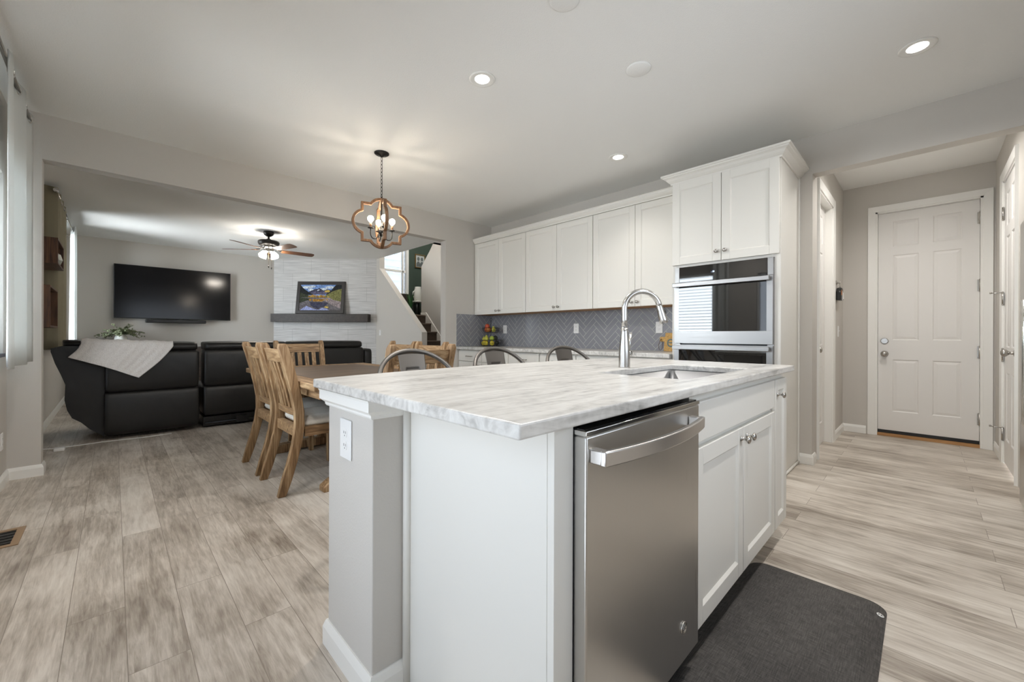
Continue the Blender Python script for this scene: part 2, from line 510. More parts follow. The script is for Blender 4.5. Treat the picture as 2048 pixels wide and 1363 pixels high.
class MB:
    """Collects shapes into one mesh. self.m is applied to everything added."""
    def __init__(self, m=None):
        self.bm = bmesh.new()
        self.m = m or Matrix()
        self.mi = 0

    def v(self, p):
        return self.bm.verts.new(self.m @ Vector(p))

    def f(self, vs, smooth=False):
        try:
            fc = self.bm.faces.new(vs)
        except ValueError:
            return None
        fc.material_index = self.mi
        fc.smooth = smooth
        return fc

    def poly(self, pts):
        return self.f([self.v(p) for p in pts])

    def box(self, x0, x1, y0, y1, z0, z1):
        x0, x1 = min(x0, x1), max(x0, x1)
        y0, y1 = min(y0, y1), max(y0, y1)
        z0, z1 = min(z0, z1), max(z0, z1)
        a = [self.v(p) for p in ((x0, y0, z0), (x1, y0, z0), (x1, y1, z0), (x0, y1, z0),
                                 (x0, y0, z1), (x1, y0, z1), (x1, y1, z1), (x0, y1, z1))]
        for q in ((3, 2, 1, 0), (4, 5, 6, 7), (0, 1, 5, 4), (1, 2, 6, 5), (2, 3, 7, 6), (3, 0, 4, 7)):
            self.f([a[k] for k in q])
        return self

    def prism(self, pts, axis, a, b, smooth=False):
        """Extrude the 2-D polygon pts along axis from a to b."""
        def P(p, t):
            if axis == 'X':
                return (t, p[0], p[1])
            if axis == 'Y':
                return (p[0], t, p[1])
            return (p[0], p[1], t)
        A = [self.v(P(p, a)) for p in pts]
        B = [self.v(P(p, b)) for p in pts]
        n = len(pts)
        self.f(A[::-1])
        self.f(B)
        for k in range(n):
            self.f([A[k], A[(k + 1) % n], B[(k + 1) % n], B[k]], smooth)
        return self

    def ring(self, outer, inner, axis, a, b):
        """A closed band between two outlines with the same number of points."""
        def P(p, t):
            return (t, p[0], p[1]) if axis == 'X' else (p[0], t, p[1]) if axis == 'Y' else (p[0], p[1], t)
        n = len(outer)
        r = [[self.v(P(p, t)) for p in pts] for pts, t in ((outer, a), (outer, b), (inner, b), (inner, a))]
        for k in range(n):
            j = (k + 1) % n
            for q in range(4):
                s = (q + 1) % 4
                self.f([r[q][k], r[q][j], r[s][j], r[s][k]])
        return self

    def frame_for(self, d):
        d = Vector(d).normalized()
        h = Vector((0, 0, 1)) if abs(d.z) < 0.9 else Vector((1, 0, 0))
        x = d.cross(h).normalized()
        return x, d.cross(x).normalized()

    def tube(self, pts, r, seg=10, caps=True, closed=False, smooth=True):
        pts = [Vector(p) for p in pts]
        n = len(pts)
        rs = r if isinstance(r, (list, tuple)) else [r] * n
        rings = []
        X = None
        for k, p in enumerate(pts):
            if closed:
                d = pts[(k + 1) % n] - pts[k - 1]
            else:
                d = pts[min(k + 1, n - 1)] - pts[max(k - 1, 0)]
            d.normalize()
            if X is None:
                X, Y = self.frame_for(d)
            else:
                X = (X - d * X.dot(d))
                if X.length < 1e-6:
                    X, Y = self.frame_for(d)
                X.normalize()
                Y = d.cross(X).normalized()
            rings.append([self.v(p + (X * math.cos(t) + Y * math.sin(t)) * rs[k])
                          for t in [2 * PI * q / seg for q in range(seg)]])
        m = n if closed else n - 1
        for k in range(m):
            a, b = rings[k], rings[(k + 1) % n]
            for q in range(seg):
                self.f([a[q], a[(q + 1) % seg], b[(q + 1) % seg], b[q]], smooth)
        if caps and not closed:
            self.f(rings[0][::-1])
            self.f(rings[-1])
        return self

    def cyl(self, p0, p1, r0, r1=None, seg=20):
        return self.tube([p0, p1], [r0, r0 if r1 is None else r1], seg)

    def lathe(self, prof, c=(0, 0, 0), axis='Z', seg=24, smooth=True, closed=False):
        """prof: (radius, height) pairs along axis."""
        c = Vector(c)
        def P(r, h, t):
            if isinstance(axis, str):
                if axis == 'Z':
                    return c + Vector((r * math.cos(t), r * math.sin(t), h))
                if axis == 'X':
                    return c + Vector((h, r * math.cos(t), r * math.sin(t)))
                return c + Vector((r * math.cos(t), h, r * math.sin(t)))
            d = Vector(axis).normalized()
            x, y = self.frame_for(d)
            return c + d * h + (x * math.cos(t) + y * math.sin(t)) * r
        rings = []
        for r, h in prof:
            if r < 1e-6:
                rings.append([self.v(P(0, h, 0))])
            else:
                rings.append([self.v(P(r, h, 2 * PI * q / seg)) for q in range(seg)])
        for a, b in zip(rings, rings[1:] + rings[:1] if closed else rings[1:]):
            for q in range(seg):
                j = (q + 1) % seg
                if len(a) == 1 and len(b) > 1:
                    self.f([a[0], b[j], b[q]], smooth)
                elif len(b) == 1 and len(a) > 1:
                    self.f([a[q], a[j], b[0]], smooth)
                elif len(a) > 1:
                    self.f([a[q], a[j], b[j], b[q]], smooth)
        for rg, rev in ((rings[0], True), (rings[-1], False)):
            if len(rg) > 1 and not closed:
                self.f(rg[::-1] if rev else rg)
        return self

    def ball(self, c, r, sc=(1, 1, 1), seg=14, n=8):
        prof = [(max(0.0, r * math.sin(PI * k / n)), -r * math.cos(PI * k / n)) for k in range(n + 1)]
        old = self.m
        self.m = old @ Matrix.Translation(c) @ Matrix.Diagonal((*sc, 1))
        self.lathe(prof, (0, 0, 0), 'Z', seg)
        self.m = old
        return self

    def grid(self, P, nu, nv, smooth=True):
        vs = [[self.v(P(i / nu, j / nv)) for j in range(nv + 1)] for i in range(nu + 1)]
        for i in range(nu):
            for j in range(nv):
                self.f([vs[i][j], vs[i + 1][j], vs[i + 1][j + 1], vs[i][j + 1]], smooth)
        return self

    def loft(self, loops, smooth=True, caps=True):
        R = [[self.v(p) for p in lp] for lp in loops]
        n = len(R[0])
        for a, b in zip(R, R[1:]):
            for k in range(n):
                self.f([a[k], a[(k + 1) % n], b[(k + 1) % n], b[k]], smooth)
        if caps:
            self.f(R[0][::-1])
            self.f(R[-1])
        return self

    def build(self, name, mat, parent=None, bevel=0.0, seg=2, sub=0, solid=0.0, angle=35, recalc=True):
        if recalc:
            bmesh.ops.recalc_face_normals(self.bm, faces=self.bm.faces)
        me = bpy.data.meshes.new(name)
        self.bm.to_mesh(me)
        self.bm.free()
        for m_ in (mat if isinstance(mat, (list, tuple)) else [mat]):
            me.materials.append(m_)
        o = bpy.data.objects.new(name, me)
        COL.objects.link(o)
        if solid:
            md = o.modifiers.new('solid', 'SOLIDIFY')
            md.thickness = solid
            md.offset = 0
        if bevel:
            md = o.modifiers.new('bevel', 'BEVEL')
            md.width = bevel
            md.segments = seg
            md.limit_method = 'ANGLE'
            md.angle_limit = math.radians(40)
            me.polygons.foreach_set('use_smooth', [True] * len(me.polygons))
            me.set_sharp_from_angle(angle=math.radians(angle))
        if sub:
            md = o.modifiers.new('sub', 'SUBSURF')
            md.levels = sub
            md.render_levels = sub
        if parent is not None:
            o.parent = parent
            if parent.parent is None:
                o.matrix_parent_inverse = Matrix.Translation(-Vector(root_loc(parent)))
        return o


ROOT_LOC = {}


def root_loc(o):
    while o.parent is not None:
        o = o.parent
    return ROOT_LOC.get(o.name, (0, 0, 0))


def thing(name, label, cat, loc=(0, 0, 0), group=None):
    o = bpy.data.objects.new(name, None)
    COL.objects.link(o)
    o.location = loc
    o.empty_display_size = 0.05
    ROOT_LOC[o.name] = tuple(loc)
    tag(o, label, cat, group)
    return o


def tag(o, label, cat, group=None):
    o['label'] = label
    o['category'] = cat
    if group:
        o['group'] = group
    return o


def struct(name, mb, mat, parent=None, **k):
    o = mb.build(name, mat, parent, **k)
    if parent is None:
        o['kind'] = 'structure'
    return o


def B(*a, m=None):
    return MB(m).box(*a)


def copy_thing(src, loc, rotz, label, group=None):
    c = src.copy()
    COL.objects.link(c)
    c.location = loc
    c.rotation_euler = (0, 0, rotz)
    c['label'] = label
    if group:
        c['group'] = group
    def rec(s, d):
        for ch in list(s.children):
            n = ch.copy()
            COL.objects.link(n)
            n.parent = d
            n.matrix_parent_inverse = ch.matrix_parent_inverse.copy()
            rec(ch, n)
    rec(src, c)
    return c


def text_obj(name, body, size, mat, parent, matrix, extrude=0.0006, align='CENTER'):
    cu = bpy.data.curves.new(name, 'FONT')
    cu.body = body
    cu.size = size
    cu.extrude = extrude
    cu.align_x = align
    cu.align_y = 'CENTER'
    cu.resolution_u = 3
    cu.materials.append(mat)
    tmp = bpy.data.objects.new(name, cu)
    COL.objects.link(tmp)
    bpy.context.view_layer.update()
    me = bpy.data.meshes.new_from_object(tmp.evaluated_get(bpy.context.evaluated_depsgraph_get()))
    bpy.data.objects.remove(tmp)
    if not me.materials:
        me.materials.append(mat)
    o = bpy.data.objects.new(name, me)
    COL.objects.link(o)
    if parent is not None:
        o.parent = parent
        if parent.parent is None:
            o.matrix_parent_inverse = Matrix.Translation(-Vector(root_loc(parent)))
    o.matrix_basis = matrix
    return o


def facing(ax, origin):
    """Local frame: x = width to the right as seen by the viewer, z up, front towards -y."""
    deg = {'-Y': 0, '-X': -90, '+Y': 180, '+X': 90}[ax]
    return RZ(deg, origin)


def shaker(mb, w, h, t=0.02, rail=0.06, rec=0.009, slope=0.008):
    """Shaker door in the local frame of mb, lower-left front corner at 0, front at y=0, back at y=t."""
    mb.box(0, rail, 0, t, 0, h)
    mb.box(w - rail, w, 0, t, 0, h)
    mb.box(rail, w - rail, 0, t, 0, rail)
    mb.box(rail, w - rail, 0, t, h - rail, h)
    mb.box(rail, w - rail, rec, t - 0.002, rail, h - rail)
    a, b, c, d = rail, w - rail, rail, h - rail
    s = slope
    for P in ([(a, 0.001, c), (b, 0.001, c), (b - s, rec, c + s), (a + s, rec, c + s)],
              [(b, 0.001, c), (b, 0.001, d), (b - s, rec, d - s), (b - s, rec, c + s)],
              [(b, 0.001, d), (a, 0.001, d), (a + s, rec, d - s), (b - s, rec, d - s)],
              [(a, 0.001, d), (a, 0.001, c), (a + s, rec, c + s), (a + s, rec, d - s)]):
        mb.poly(P)
    return mb


def knob(m, x, z, parent, r=0.015, mat='nickel'):
    k = MB(m)
    k.lathe([(0.010, 0.0), (0.011, -0.002), (0.008, -0.005), (0.0045, -0.008), (0.0045, -0.018), (0.008, -0.021),
             (r, -0.026), (r * 1.02, -0.029), (r * 0.85, -0.033), (r * 0.4, -0.036), (0, -0.0365)], (x, 0, z), 'Y', 18)
    return k.build('knob', M[mat], parent)


def six_panel(mb, w, h, t, both=True, rows=None):
    """Six raised panels on a slab door (front at y=0)."""
    st = 0.115
    mid = 0.10
    pw = (w - 2 * st - mid) / 2
    rows = rows or [(0.20, 0.76), (0.97, 1.88), (1.97, 2.24)]
    mb.box(0, w, 0.008, t, 0, h)
    # frame made of stiles and rails around recessed panels
    xs = [(0, st), (st + pw, st + pw + mid), (w - st, w)]
    for a, b in xs:
        mb.box(a, b, 0, 0.010, 0, h)
    zs = [(0, rows[0][0]), (rows[0][1], rows[1][0]), (rows[1][1], rows[2][0]), (rows[2][1], h)]
    for a, b in ((st, st + pw), (st + pw + mid, w - st)):
        for c, d in zs:
            mb.box(a, b, 0, 0.010, c, d)
        for c, d in rows:
            s, q = 0.035, 0.010
            A = [(a, 0.0, c), (b, 0.0, c), (b, 0.0, d), (a, 0.0, d)]
            Q = [(a + q, 0.0075, c + q), (b - q, 0.0075, c + q), (b - q, 0.0075, d - q), (a + q, 0.0075, d - q)]
            Cc = [(a + s, 0.002, c + s), (b - s, 0.002, c + s), (b - s, 0.002, d - s), (a + s, 0.002, d - s)]
            for o1, o2 in ((A, Q), (Q, Cc)):
                for k in range(4):
                    j = (k + 1) % 4
                    mb.poly([o1[k], o1[j], o2[j], o2[k]])
            mb.poly(Cc)
    return mb


def offset_poly(pts, d):
    """Inward mitre offset of a closed counter-clockwise outline."""
    n = len(pts)
    out = []
    for k in range(n):
        p0, p1, p2 = Vector(pts[k - 1]), Vector(pts[k]), Vector(pts[(k + 1) % n])
        e1 = (p1 - p0).normalized()
        e2 = (p2 - p1).normalized()
        n1 = Vector((-e1.y, e1.x))
        n2 = Vector((-e2.y, e2.x))
        b = n1 + n2
        b = b / max(1e-6, b.length)
        c = max(0.35, b.dot(n1))
        out.append(tuple(p1 + b * (d / c)))
    return out


def rrect(w, h, r, seg=5, cx=0, cy=0):
    pts = []
    for (sx, sy, a0) in ((1, -1, -90), (1, 1, 0), (-1, 1, 90), (-1, -1, 180)):
        for k in range(seg + 1):
            a = math.radians(a0 + 90 * k / seg)
            pts.append((cx + sx * (w / 2 - r) + r * math.cos(a), cy + sy * (h / 2 - r) + r * math.sin(a)))
    return pts

# ------------------------------------------------------------------ room shell
H = 2.743
XL, YO, XC, XE, YH, YR = -0.555, 4.70, 4.163, 5.96, 0.66, -0.47
YS = -1.15
struct('floor', B(-0.72, 6.4, -1.35, 10.3, -0.12, 0), M['floor'])
cl = MB().box(-0.72, 4.118, -1.35, 10.3, H, H + 0.12).box(4.118, 6.4, -1.35, 6.3, H, H + 0.12)
struct('ceiling', cl, M['ceiling'])

W = MB()
x0, x1 = XL - 0.12, XL
wins = [(-0.35, 1.95, 0.04, 2.12), (2.55, 4.55, 0.93, 2.20), (4.92, 5.46, 0.30, 2.56), (7.90, 9.42, 0.85, 2.58)]
ys = -1.35
for (a, b, c, d) in wins:
    W.box(x0, x1, ys, a, 0, H)
    W.box(x0, x1, a, b, 0, c)
    W.box(x0, x1, a, b, d, H)
    ys = b
W.box(x0, x1, ys, 10.3, 0, H)
struct('wall_left', W, M['wall'])

W = MB().box(XL, -0.388, YO, YO + 0.12, 0, H).box(-0.388, 3.315, YO, YO + 0.12, 2.40, H).box(3.315, 6.4, YO, YO + 0.12, 0, H)
struct('wall_opening', W, M['wall'])
W = MB().box(XC, XC + 0.12, YH, YO, 0, H).box(XC, XC + 0.12, YR, YH, 2.43, H).box(XC, XC + 0.12, -1.35, YR, 0, H)
struct('wall_right', W, M['wall'])
BW = (0.30, 2.60, 1.08, 2.28)
struct('wall_back', MB().box(XL, BW[0], YS - 0.12, YS, 0, H).box(BW[1], 4.163, YS - 0.12, YS, 0, H).box(BW[0], BW[1], YS - 0.12, YS, 0, BW[2]).box(BW[0], BW[1], YS - 0.12, YS, BW[3], H), M['wall'])
# hall
LD = (4.45, 5.205, 2.385)
W = MB().box(XC + 0.12, LD[0], YH, YH + 0.12, 0, H).box(LD[0], LD[1], YH, YH + 0.12, LD[2], H).box(LD[1], 6.08, YH, YH + 0.12, 0, H)
struct('wall_hall_left', W, M['wall'])
ED = (-0.392, 0.382, 2.432)
W = MB().box(XE, XE + 0.14, -1.35, ED[0], 0, H).box(XE, XE + 0.14, ED[0], ED[1], ED[2], H).box(XE, XE + 0.14, ED[1], YH, 0, H)
struct('wall_hall_end', W, M['wall'])
RD = (4.70, 5.42, 2.40)
W = MB().box(XC + 0.12, RD[0], YR - 0.12, YR, 0, H).box(RD[0], RD[1], YR - 0.12, YR, RD[2], H).box(RD[1], XE, YR - 0.12, YR, 0, H)
struct('wall_hall_right', W, M['wall'])
# living room
struct('wall_television', B(XL, 2.62, 10.02, 10.14, 0, H), M['wall'])
# fireplace wall on the diagonal, with UVs in metres for its tiles
fa, fb = Vector((2.513, 10.02, 0)), Vector((4.118, 8.44, 0))
fl = (fb - fa).length
W = MB()
fd = (fb - fa).normalized()
fn = Vector((fd.y, -fd.x, 0))
if fn.x > 0:
    fn = -fn
p = [fa, fb, Vector((4.117, 8.70, 0)), Vector((2.78, 10.018, 0))]
lo = [W.v((q.x, q.y, 0)) for q in p]
hi = [W.v((q.x, q.y, H)) for q in p]
for k in range(4):
    j = (k + 1) % 4
    W.f([lo[k], lo[j], hi[j], hi[k]])
W.f(lo[::-1]); W.f(hi)
uvl = W.bm.loops.layers.uv.new('UVMap')
for fc in W.bm.faces:
    for lp in fc.loops:
        co = lp.vert.co
        lp[uvl].uv = ((co - fa).dot(fd) + 0.2, co.z + 0.02)
struct('wall_fireplace', W, M['fptile'], recalc=True)
# half wall beside the stairs
hw = [(6.60, 0), (6.60, 1.134), (8.30, 2.52), (8.30, 5.2), (9.36, 5.2), (9.36, 0)]
struct('wall_stair_half', MB().prism(hw, 'X', 4.118, 4.236), M['wall'], bevel=0.004)
sw = [(4.82, 0), (4.82, H), (6.18, H), (6.18, 5.2), (6.4, 5.2), (7.85, 2.99), (8.20, 2.67), (8.20, 0)]
struct('wall_stair_right', MB().prism([(4.82, 0), (4.82, 4.6), (6.35, 4.6), (7.85, 2.99), (8.20, 2.67), (8.20, 0)], 'X', 5.10, 5.22), M['wall'])
W = MB().box(4.118, 4.35, 9.20, 9.34, 0, 5.2).box(5.35, 6.4, 9.20, 9.34, 0, 5.2).box(4.35, 5.35, 9.20, 9.34, 0, 2.10).box(4.35, 5.35, 9.20, 9.34, 3.5, 5.2)
struct('wall_stair_back', W, M['green'])
struct('wall_stair_side', B(6.28, 6.4, 4.82, 9.34, 0, 5.2), M['green'])
W = MB().box(4.118, 6.4, 6.18, 6.3, H, 5.2).box(4.0, 4.118, 6.18, 8.3, H + 0.12, 5.2)
struct('wall_stair_upper', W, M['wall'])
struct('ceiling_stairwell', B(4.0, 6.4, 6.18, 9.34, 5.2, 5.3), M['ceiling'])

# ------------------------------------------------------------------ baseboards
def base_run(mb, pts, side, h=0.085, t=0.014):
    """Baseboard along a polyline; side=+1 puts the board to the left of the direction of travel."""
    n = len(pts)
    P2 = [Vector(p) for p in pts]
    def off(d):
        out = []
        for k in range(n):
            e1 = (P2[k] - P2[k - 1]).normalized() if k else None
            e2 = (P2[k + 1] - P2[k]).normalized() if k < n - 1 else None
            e1 = e1 or e2
            e2 = e2 or e1
            n1 = Vector((-e1.y, e1.x)); n2 = Vector((-e2.y, e2.x))
            b = (n1 + n2).normalized()
            out.append(P2[k] + b * (side * d / max(0.4, b.dot(n1))))
        return out
    prof = [(0, 0), (t, 0), (t, h * 0.72), (t * 0.55, h * 0.93), (t * 0.3, h), (0, h)]
    rows = [off(d) for d, z in prof]
    V = [[mb.v((rows[q][k].x, rows[q][k].y, prof[q][1])) for k in range(n)] for q in range(len(prof))]
    for q in range(len(prof)):
        s = (q + 1) % len(prof)
        for k in range(n - 1):
            mb.f([V[q][k], V[q][k + 1], V[s][k + 1], V[s][k]])
    mb.f([V[q][0] for q in range(len(prof))])
    mb.f([V[q][n - 1] for q in range(len(prof))][::-1])
    return mb


struct('baseboard_left', base_run(MB(), [(XL, 1.99), (XL, YO), (-0.388, YO), (-0.388, YO + 0.12), (XL, YO + 0.12), (XL, 10.02), (2.513, 10.02)], -1), M['trim'])
struct('baseboard_post', base_run(MB(), [(XC, 0.76), (XC, YH), (XC + 0.12, YH)], -1), M['trim'])
struct('baseboard_hall', base_run(MB(), [(LD[1] + 0.076, YH), (XE, YH), (XE, ED[1] + 0.075)], -1), M['trim'])
struct('baseboard_hall_right', base_run(MB(), [(RD[1] + 0.07, YR), (XE, YR), (XE, ED[0] - 0.068)], 1), M['trim'])
struct('baseboard_opening', base_run(MB(), [(3.50, YO), (3.315, YO), (3.315, YO + 0.12), (5.10, YO + 0.12)], 1), M['trim'])
struct('baseboard_stair', base_run(MB(), [(4.118, 8.42), (4.118, 6.6), (4.236, 6.6)], -1), M['trim'])

# ------------------------------------------------------------------ doors
def casing(mb, a, b, top, depth=0.018, w=0.07, z0=0.0):
    """Door casing in a local frame (x to the right, front -y, wall face at y=0), mitred corners."""
    o = [(a - w, z0), (a - w, top + w), (b + w, top + w), (b + w, z0)]
    i = [(a, z0), (a, top), (b, top), (b, z0)]
    def face(y, shr):
        return ([mb.v((p[0] + (shr if k < 2 else -shr), y, p[1] - (shr if k in (1, 2) else 0))) for k, p in enumerate(o)],
                [mb.v((p[0], y * 0.6, p[1])) for p in i])
    fo, fi = face(-depth, 0.004)
    bo = [mb.v((p[0], 0, p[1])) for p in o]
    bi = [mb.v((p[0], 0, p[1])) for p in i]
    for k in range(3):
        mb.f([fo[k], fo[k + 1], fi[k + 1], fi[k]])
        mb.f([bo[k], bo[k + 1], fo[k + 1], fo[k]])
        mb.f([fi[k], fi[k + 1], bi[k + 1], bi[k]])
    for k in (0, 3):
        mb.f([fo[k], fi[k], bi[k], bo[k]])
    return mb


def hinge(m, x, z, parent, hgt=0.10):
    k = MB(m)
    k.cyl((x, -0.006, z - hgt / 2), (x, -0.006, z + hgt / 2), 0.007, seg=12)
    k.ball((x, -0.006, z + hgt / 2 + 0.003), 0.007).ball((x, -0.006, z - hgt / 2 - 0.003), 0.007)
    k.box(x - 0.016, x + 0.016, -0.004, 0.001, z - hgt / 2, z + hgt / 2)
    return k.build('hinge', M['nickel'], parent)


def door_knob(m, x, z, parent, mat='nickel'):
    k = MB(m)
    k.lathe([(0.033, 0), (0.033, -0.004), (0.026, -0.010), (0.012, -0.013), (0.011, -0.030), (0.016, -0.036), (0.026, -0.046),
             (0.029, -0.056), (0.026, -0.067), (0.014, -0.074), (0, -0.076)], (x, 0, z), 'Y', 24)
    return k.build('door_knob', M[mat], parent)


# entry door (in the end wall of the hall, faces -X)
m = facing('-X', (XE, ED[1], 0))
wd_ = ED[1] - ED[0]
fr = MB(m)
fr.box(-0.001, 0.018, -0.001, 0.12, 0, ED[2]).box(wd_ - 0.018, wd_ + 0.001, -0.001, 0.12, 0, ED[2]).box(0, wd_, -0.001, 0.12, ED[2] - 0.018, ED[2] + 0.001)
casing(fr, 0, wd_, ED[2] - 0.003, w=0.065)
fr.box(0.017, 0.045, 0.0945, 0.12, 0, ED[2]).box(wd_ - 0.045, wd_ - 0.017, 0.0945, 0.12, 0, ED[2]).box(0.017, wd_ - 0.017, 0.0945, 0.12, ED[2] - 0.05, ED[2] - 0.017).box(0.017, wd_ - 0.017, 0.0945, 0.12, 0.001, 0.08)
d1 = struct('door_1', fr, M['trim'])
md = m @ Matrix.Translation((0.021, 0.045, 0.062))
dl = MB(md)
six_panel(dl, wd_ - 0.042, 2.35, 0.045, rows=[(0.205, 0.765), (0.975, 1.89), (1.98, 2.255)])
dl.build('door_leaf', M['door'], d1)
k = MB(md)
k.lathe([(0.032, 0), (0.032, -0.008), (0.027, -0.012), (0, -0.012)], (0.052, 0, 0.965), 'Y', 24)
k.box(0.030, 0.074, -0.024, -0.011, 0.960, 0.970)
k.build('deadbolt', M['nickel'], d1, bevel=0.001)
door_knob(md, 0.052, 0.825, d1)
for z in (2.23, 1.575, 0.925, 0.273):
    hinge(m @ Matrix.Translation((0, 0.04, 0)), wd_ - 0.019, z, d1, 0.11)
B(0.018, wd_ - 0.018, 0.0, 0.13, 0.001, 0.028, m=m).build('threshold', M['under'], d1)
B(0.019, wd_ - 0.019, 0.042, 0.085, 0.029, 0.061, m=m).build('door_sweep', M['black'], d1)

# left hall door (faces -Y), leaf set deep in its frame
m = facing('-Y', (LD[0], YH, 0))
w_ = LD[1] - LD[0]
fr = MB(m)
fr.box(-0.001, 0.018, -0.001, 0.12, 0, LD[2]).box(w_ - 0.018, w_ + 0.001, -0.001, 0.12, 0, LD[2]).box(0, w_, -0.001, 0.12, LD[2] - 0.018, LD[2] + 0.001)
casing(fr, 0, w_, LD[2] - 0.003, w=0.075)
fr.box(0.017, 0.04, 0.0985, 0.12, 0, LD[2]).box(w_ - 0.04, w_ - 0.017, 0.0985, 0.12, 0, LD[2]).box(0.017, w_ - 0.017, 0.0985, 0.12, LD[2] - 0.045, LD[2] - 0.017)
d2 = struct('door_2', fr, M['trim'])
md = m @ Matrix.Translation((0.02, 0.06, 0.012))
dl = MB(md)
six_panel(dl, w_ - 0.04, 2.35, 0.035, rows=[(0.205, 0.765), (0.975, 1.89), (1.98, 2.255)])
dl.build('door_leaf', M['door'], d2)
door_knob(md, 0.075, 0.94, d2)

# right hall door (faces +Y)
m = facing('+Y', (RD[1], YR, 0))
w_ = RD[1] - RD[0]
fr = MB(m)
fr.box(-0.001, 0.018, -0.001, 0.12, 0, RD[2]).box(w_ - 0.018, w_ + 0.001, -0.001, 0.12, 0, RD[2]).box(0, w_, -0.001, 0.12, RD[2] - 0.018, RD[2] + 0.001)
casing(fr, 0, w_, RD[2] - 0.003, w=0.065)
fr.box(0.017, 0.04, 0.042, 0.12, 0, RD[2]).box(w_ - 0.04, w_ - 0.017, 0.042, 0.12, 0, RD[2]).box(0.017, w_ - 0.017, 0.042, 0.12, RD[2] - 0.045, RD[2] - 0.017)
d3 = struct('door_3', fr, M['trim'])
md = m @ Matrix.Translation((0.02, 0.004, 0.012))
dl = MB(md)
six_panel(dl, w_ - 0.04, 2.36, 0.035, rows=[(0.205, 0.765), (0.975, 1.89), (1.98, 2.255)])
dl.build('door_leaf', M['door'], d3)
door_knob(md, w_ - 0.10, 0.94, d3)
for z in (2.12, 1.40, 0.92, 0.25):
    hinge(m, 0.018, z, d3, 0.10)
for z in (1.45, 0.30):
    k = MB(m)
    k.tube([(0.018, -0.010, z), (0.005, -0.05, z), (-0.010, -0.075, z + 0.003)], 0.004, 8)
    k.lathe([(0.008, 0), (0.008, 0.012), (0, 0.014)], (-0.011, -0.078, z + 0.003), 'Y', 10)
    k.build('door_stop', M['nickel'], d3)

# ------------------------------------------------------------------ windows on the left wall
def window(n, a, b, c, d, mull=1, blinds=False, frame_mat='trim', rail=None, pane='glass'):
    m = facing('+X', (XL, a, 0))       # local x runs with +Y
    w = b - a
    f = MB(m)
    dp = 0.12
    f.box(0, w, -0.012, dp, c - 0.02, c + 0.004)          # sill
    f.box(0, 0.03, 0.03, dp, c, d).box(w - 0.03, w, 0.03, dp, c, d).box(0, w, 0.03, dp, d - 0.03, d)
    for k in range(1, mull + 1):
        x = w * k / (mull + 1)
        f.box(x - 0.03, x + 0.03, 0.05, dp, c, d)
    f.box(0.03, w - 0.03, 0.06, 0.11, c, c + 0.04)
    if rail:
        f.box(0.03, w - 0.03, 0.06, 0.10, rail - 0.02, rail + 0.02)
    o = struct('window_%d' % n, f, M[frame_mat])
    B(0.03, w - 0.03, 0.075, 0.081, c + 0.02, d - 0.03, m=m).build('pane', M[pane], o)
    if blinds:
        s = MB(m)
        z = c + 0.05
        while z < d - 0.05:
            s.poly([(0.035, 0.012, z), (w - 0.035, 0.012, z), (w - 0.035, 0.046, z + 0.012), (0.035, 0.046, z + 0.012)])
            z += 0.055
        s.build('blind_slats', M['blind'], o, solid=0.0015)
        B(0.03, w - 0.03, 0.01, 0.05, d - 0.045, d, m=m).build('blind_headrail', M['white'], o)
    return o


window(1, *wins[0], mull=1, frame_mat='trim', pane='tinted')  # unseen glazed opening added to light the island from the left
window(2, *wins[1], mull=1, blinds=True, frame_mat='darkframe')
window(3, *wins[2], mull=0, pane='tinted')  # unseen narrow window added to brighten the living room
window(6, *wins[3], mull=1, frame_mat='trim', rail=1.55)
# unseen window added in the wall behind the camera for more light
m = facing('+Y', (BW[1], YS, 0))
w_ = BW[1] - BW[0]
f = MB(m)
f.box(0, w_, -0.012, 0.12, BW[2] - 0.02, BW[2] + 0.004).box(0, 0.03, 0.03, 0.12, BW[2], BW[3]).box(w_ - 0.03, w_, 0.03, 0.12, BW[2], BW[3]).box(0, w_, 0.03, 0.12, BW[3] - 0.03, BW[3]).box(w_ / 2 - 0.03, w_ / 2 + 0.03, 0.05, 0.12, BW[2], BW[3])
o = struct('window_5', f, M['trim'])
B(0.03, w_ - 0.03, 0.075, 0.081, BW[2] + 0.004, BW[3] - 0.03, m=m).build('pane', M['tinted2'], o)
# stairwell window (faces -Y)
m = facing('-Y', (4.35, 9.20, 0))
f = MB(m)
f.box(0, 0.06, 0.02, 0.14, 2.10, 3.5).box(0.94, 1.0, -0.006, 0.14, 2.10, 3.5).box(0, 1.0, 0.02, 0.14, 3.42, 3.5).box(0, 1.0, -0.01, 0.14, 2.10, 2.13)
f.box(0.06, 0.94, 0.05, 0.10, 2.66, 2.71).box(0.85, 0.885, 0.05, 0.10, 2.13, 3.42).box(0.115, 0.15, 0.05, 0.10, 2.13, 3.42)
o = struct('window_4', f, M['trim'])
B(0.06, 0.94, 0.08, 0.086, 2.13, 3.42, m=m).build('pane', M['dim_glass'], o)
# neighbouring house wall beyond the stair window
w = MB()
for k in range(18):
    z = 0.2 + k * 0.22
    w.prism([(12.0, z), (11.97, z), (12.0, z + 0.22), (12.06, z + 0.22), (12.06, z)], 'X', 2.5, 9.5)
struct('wall_exterior', w, M['siding'])

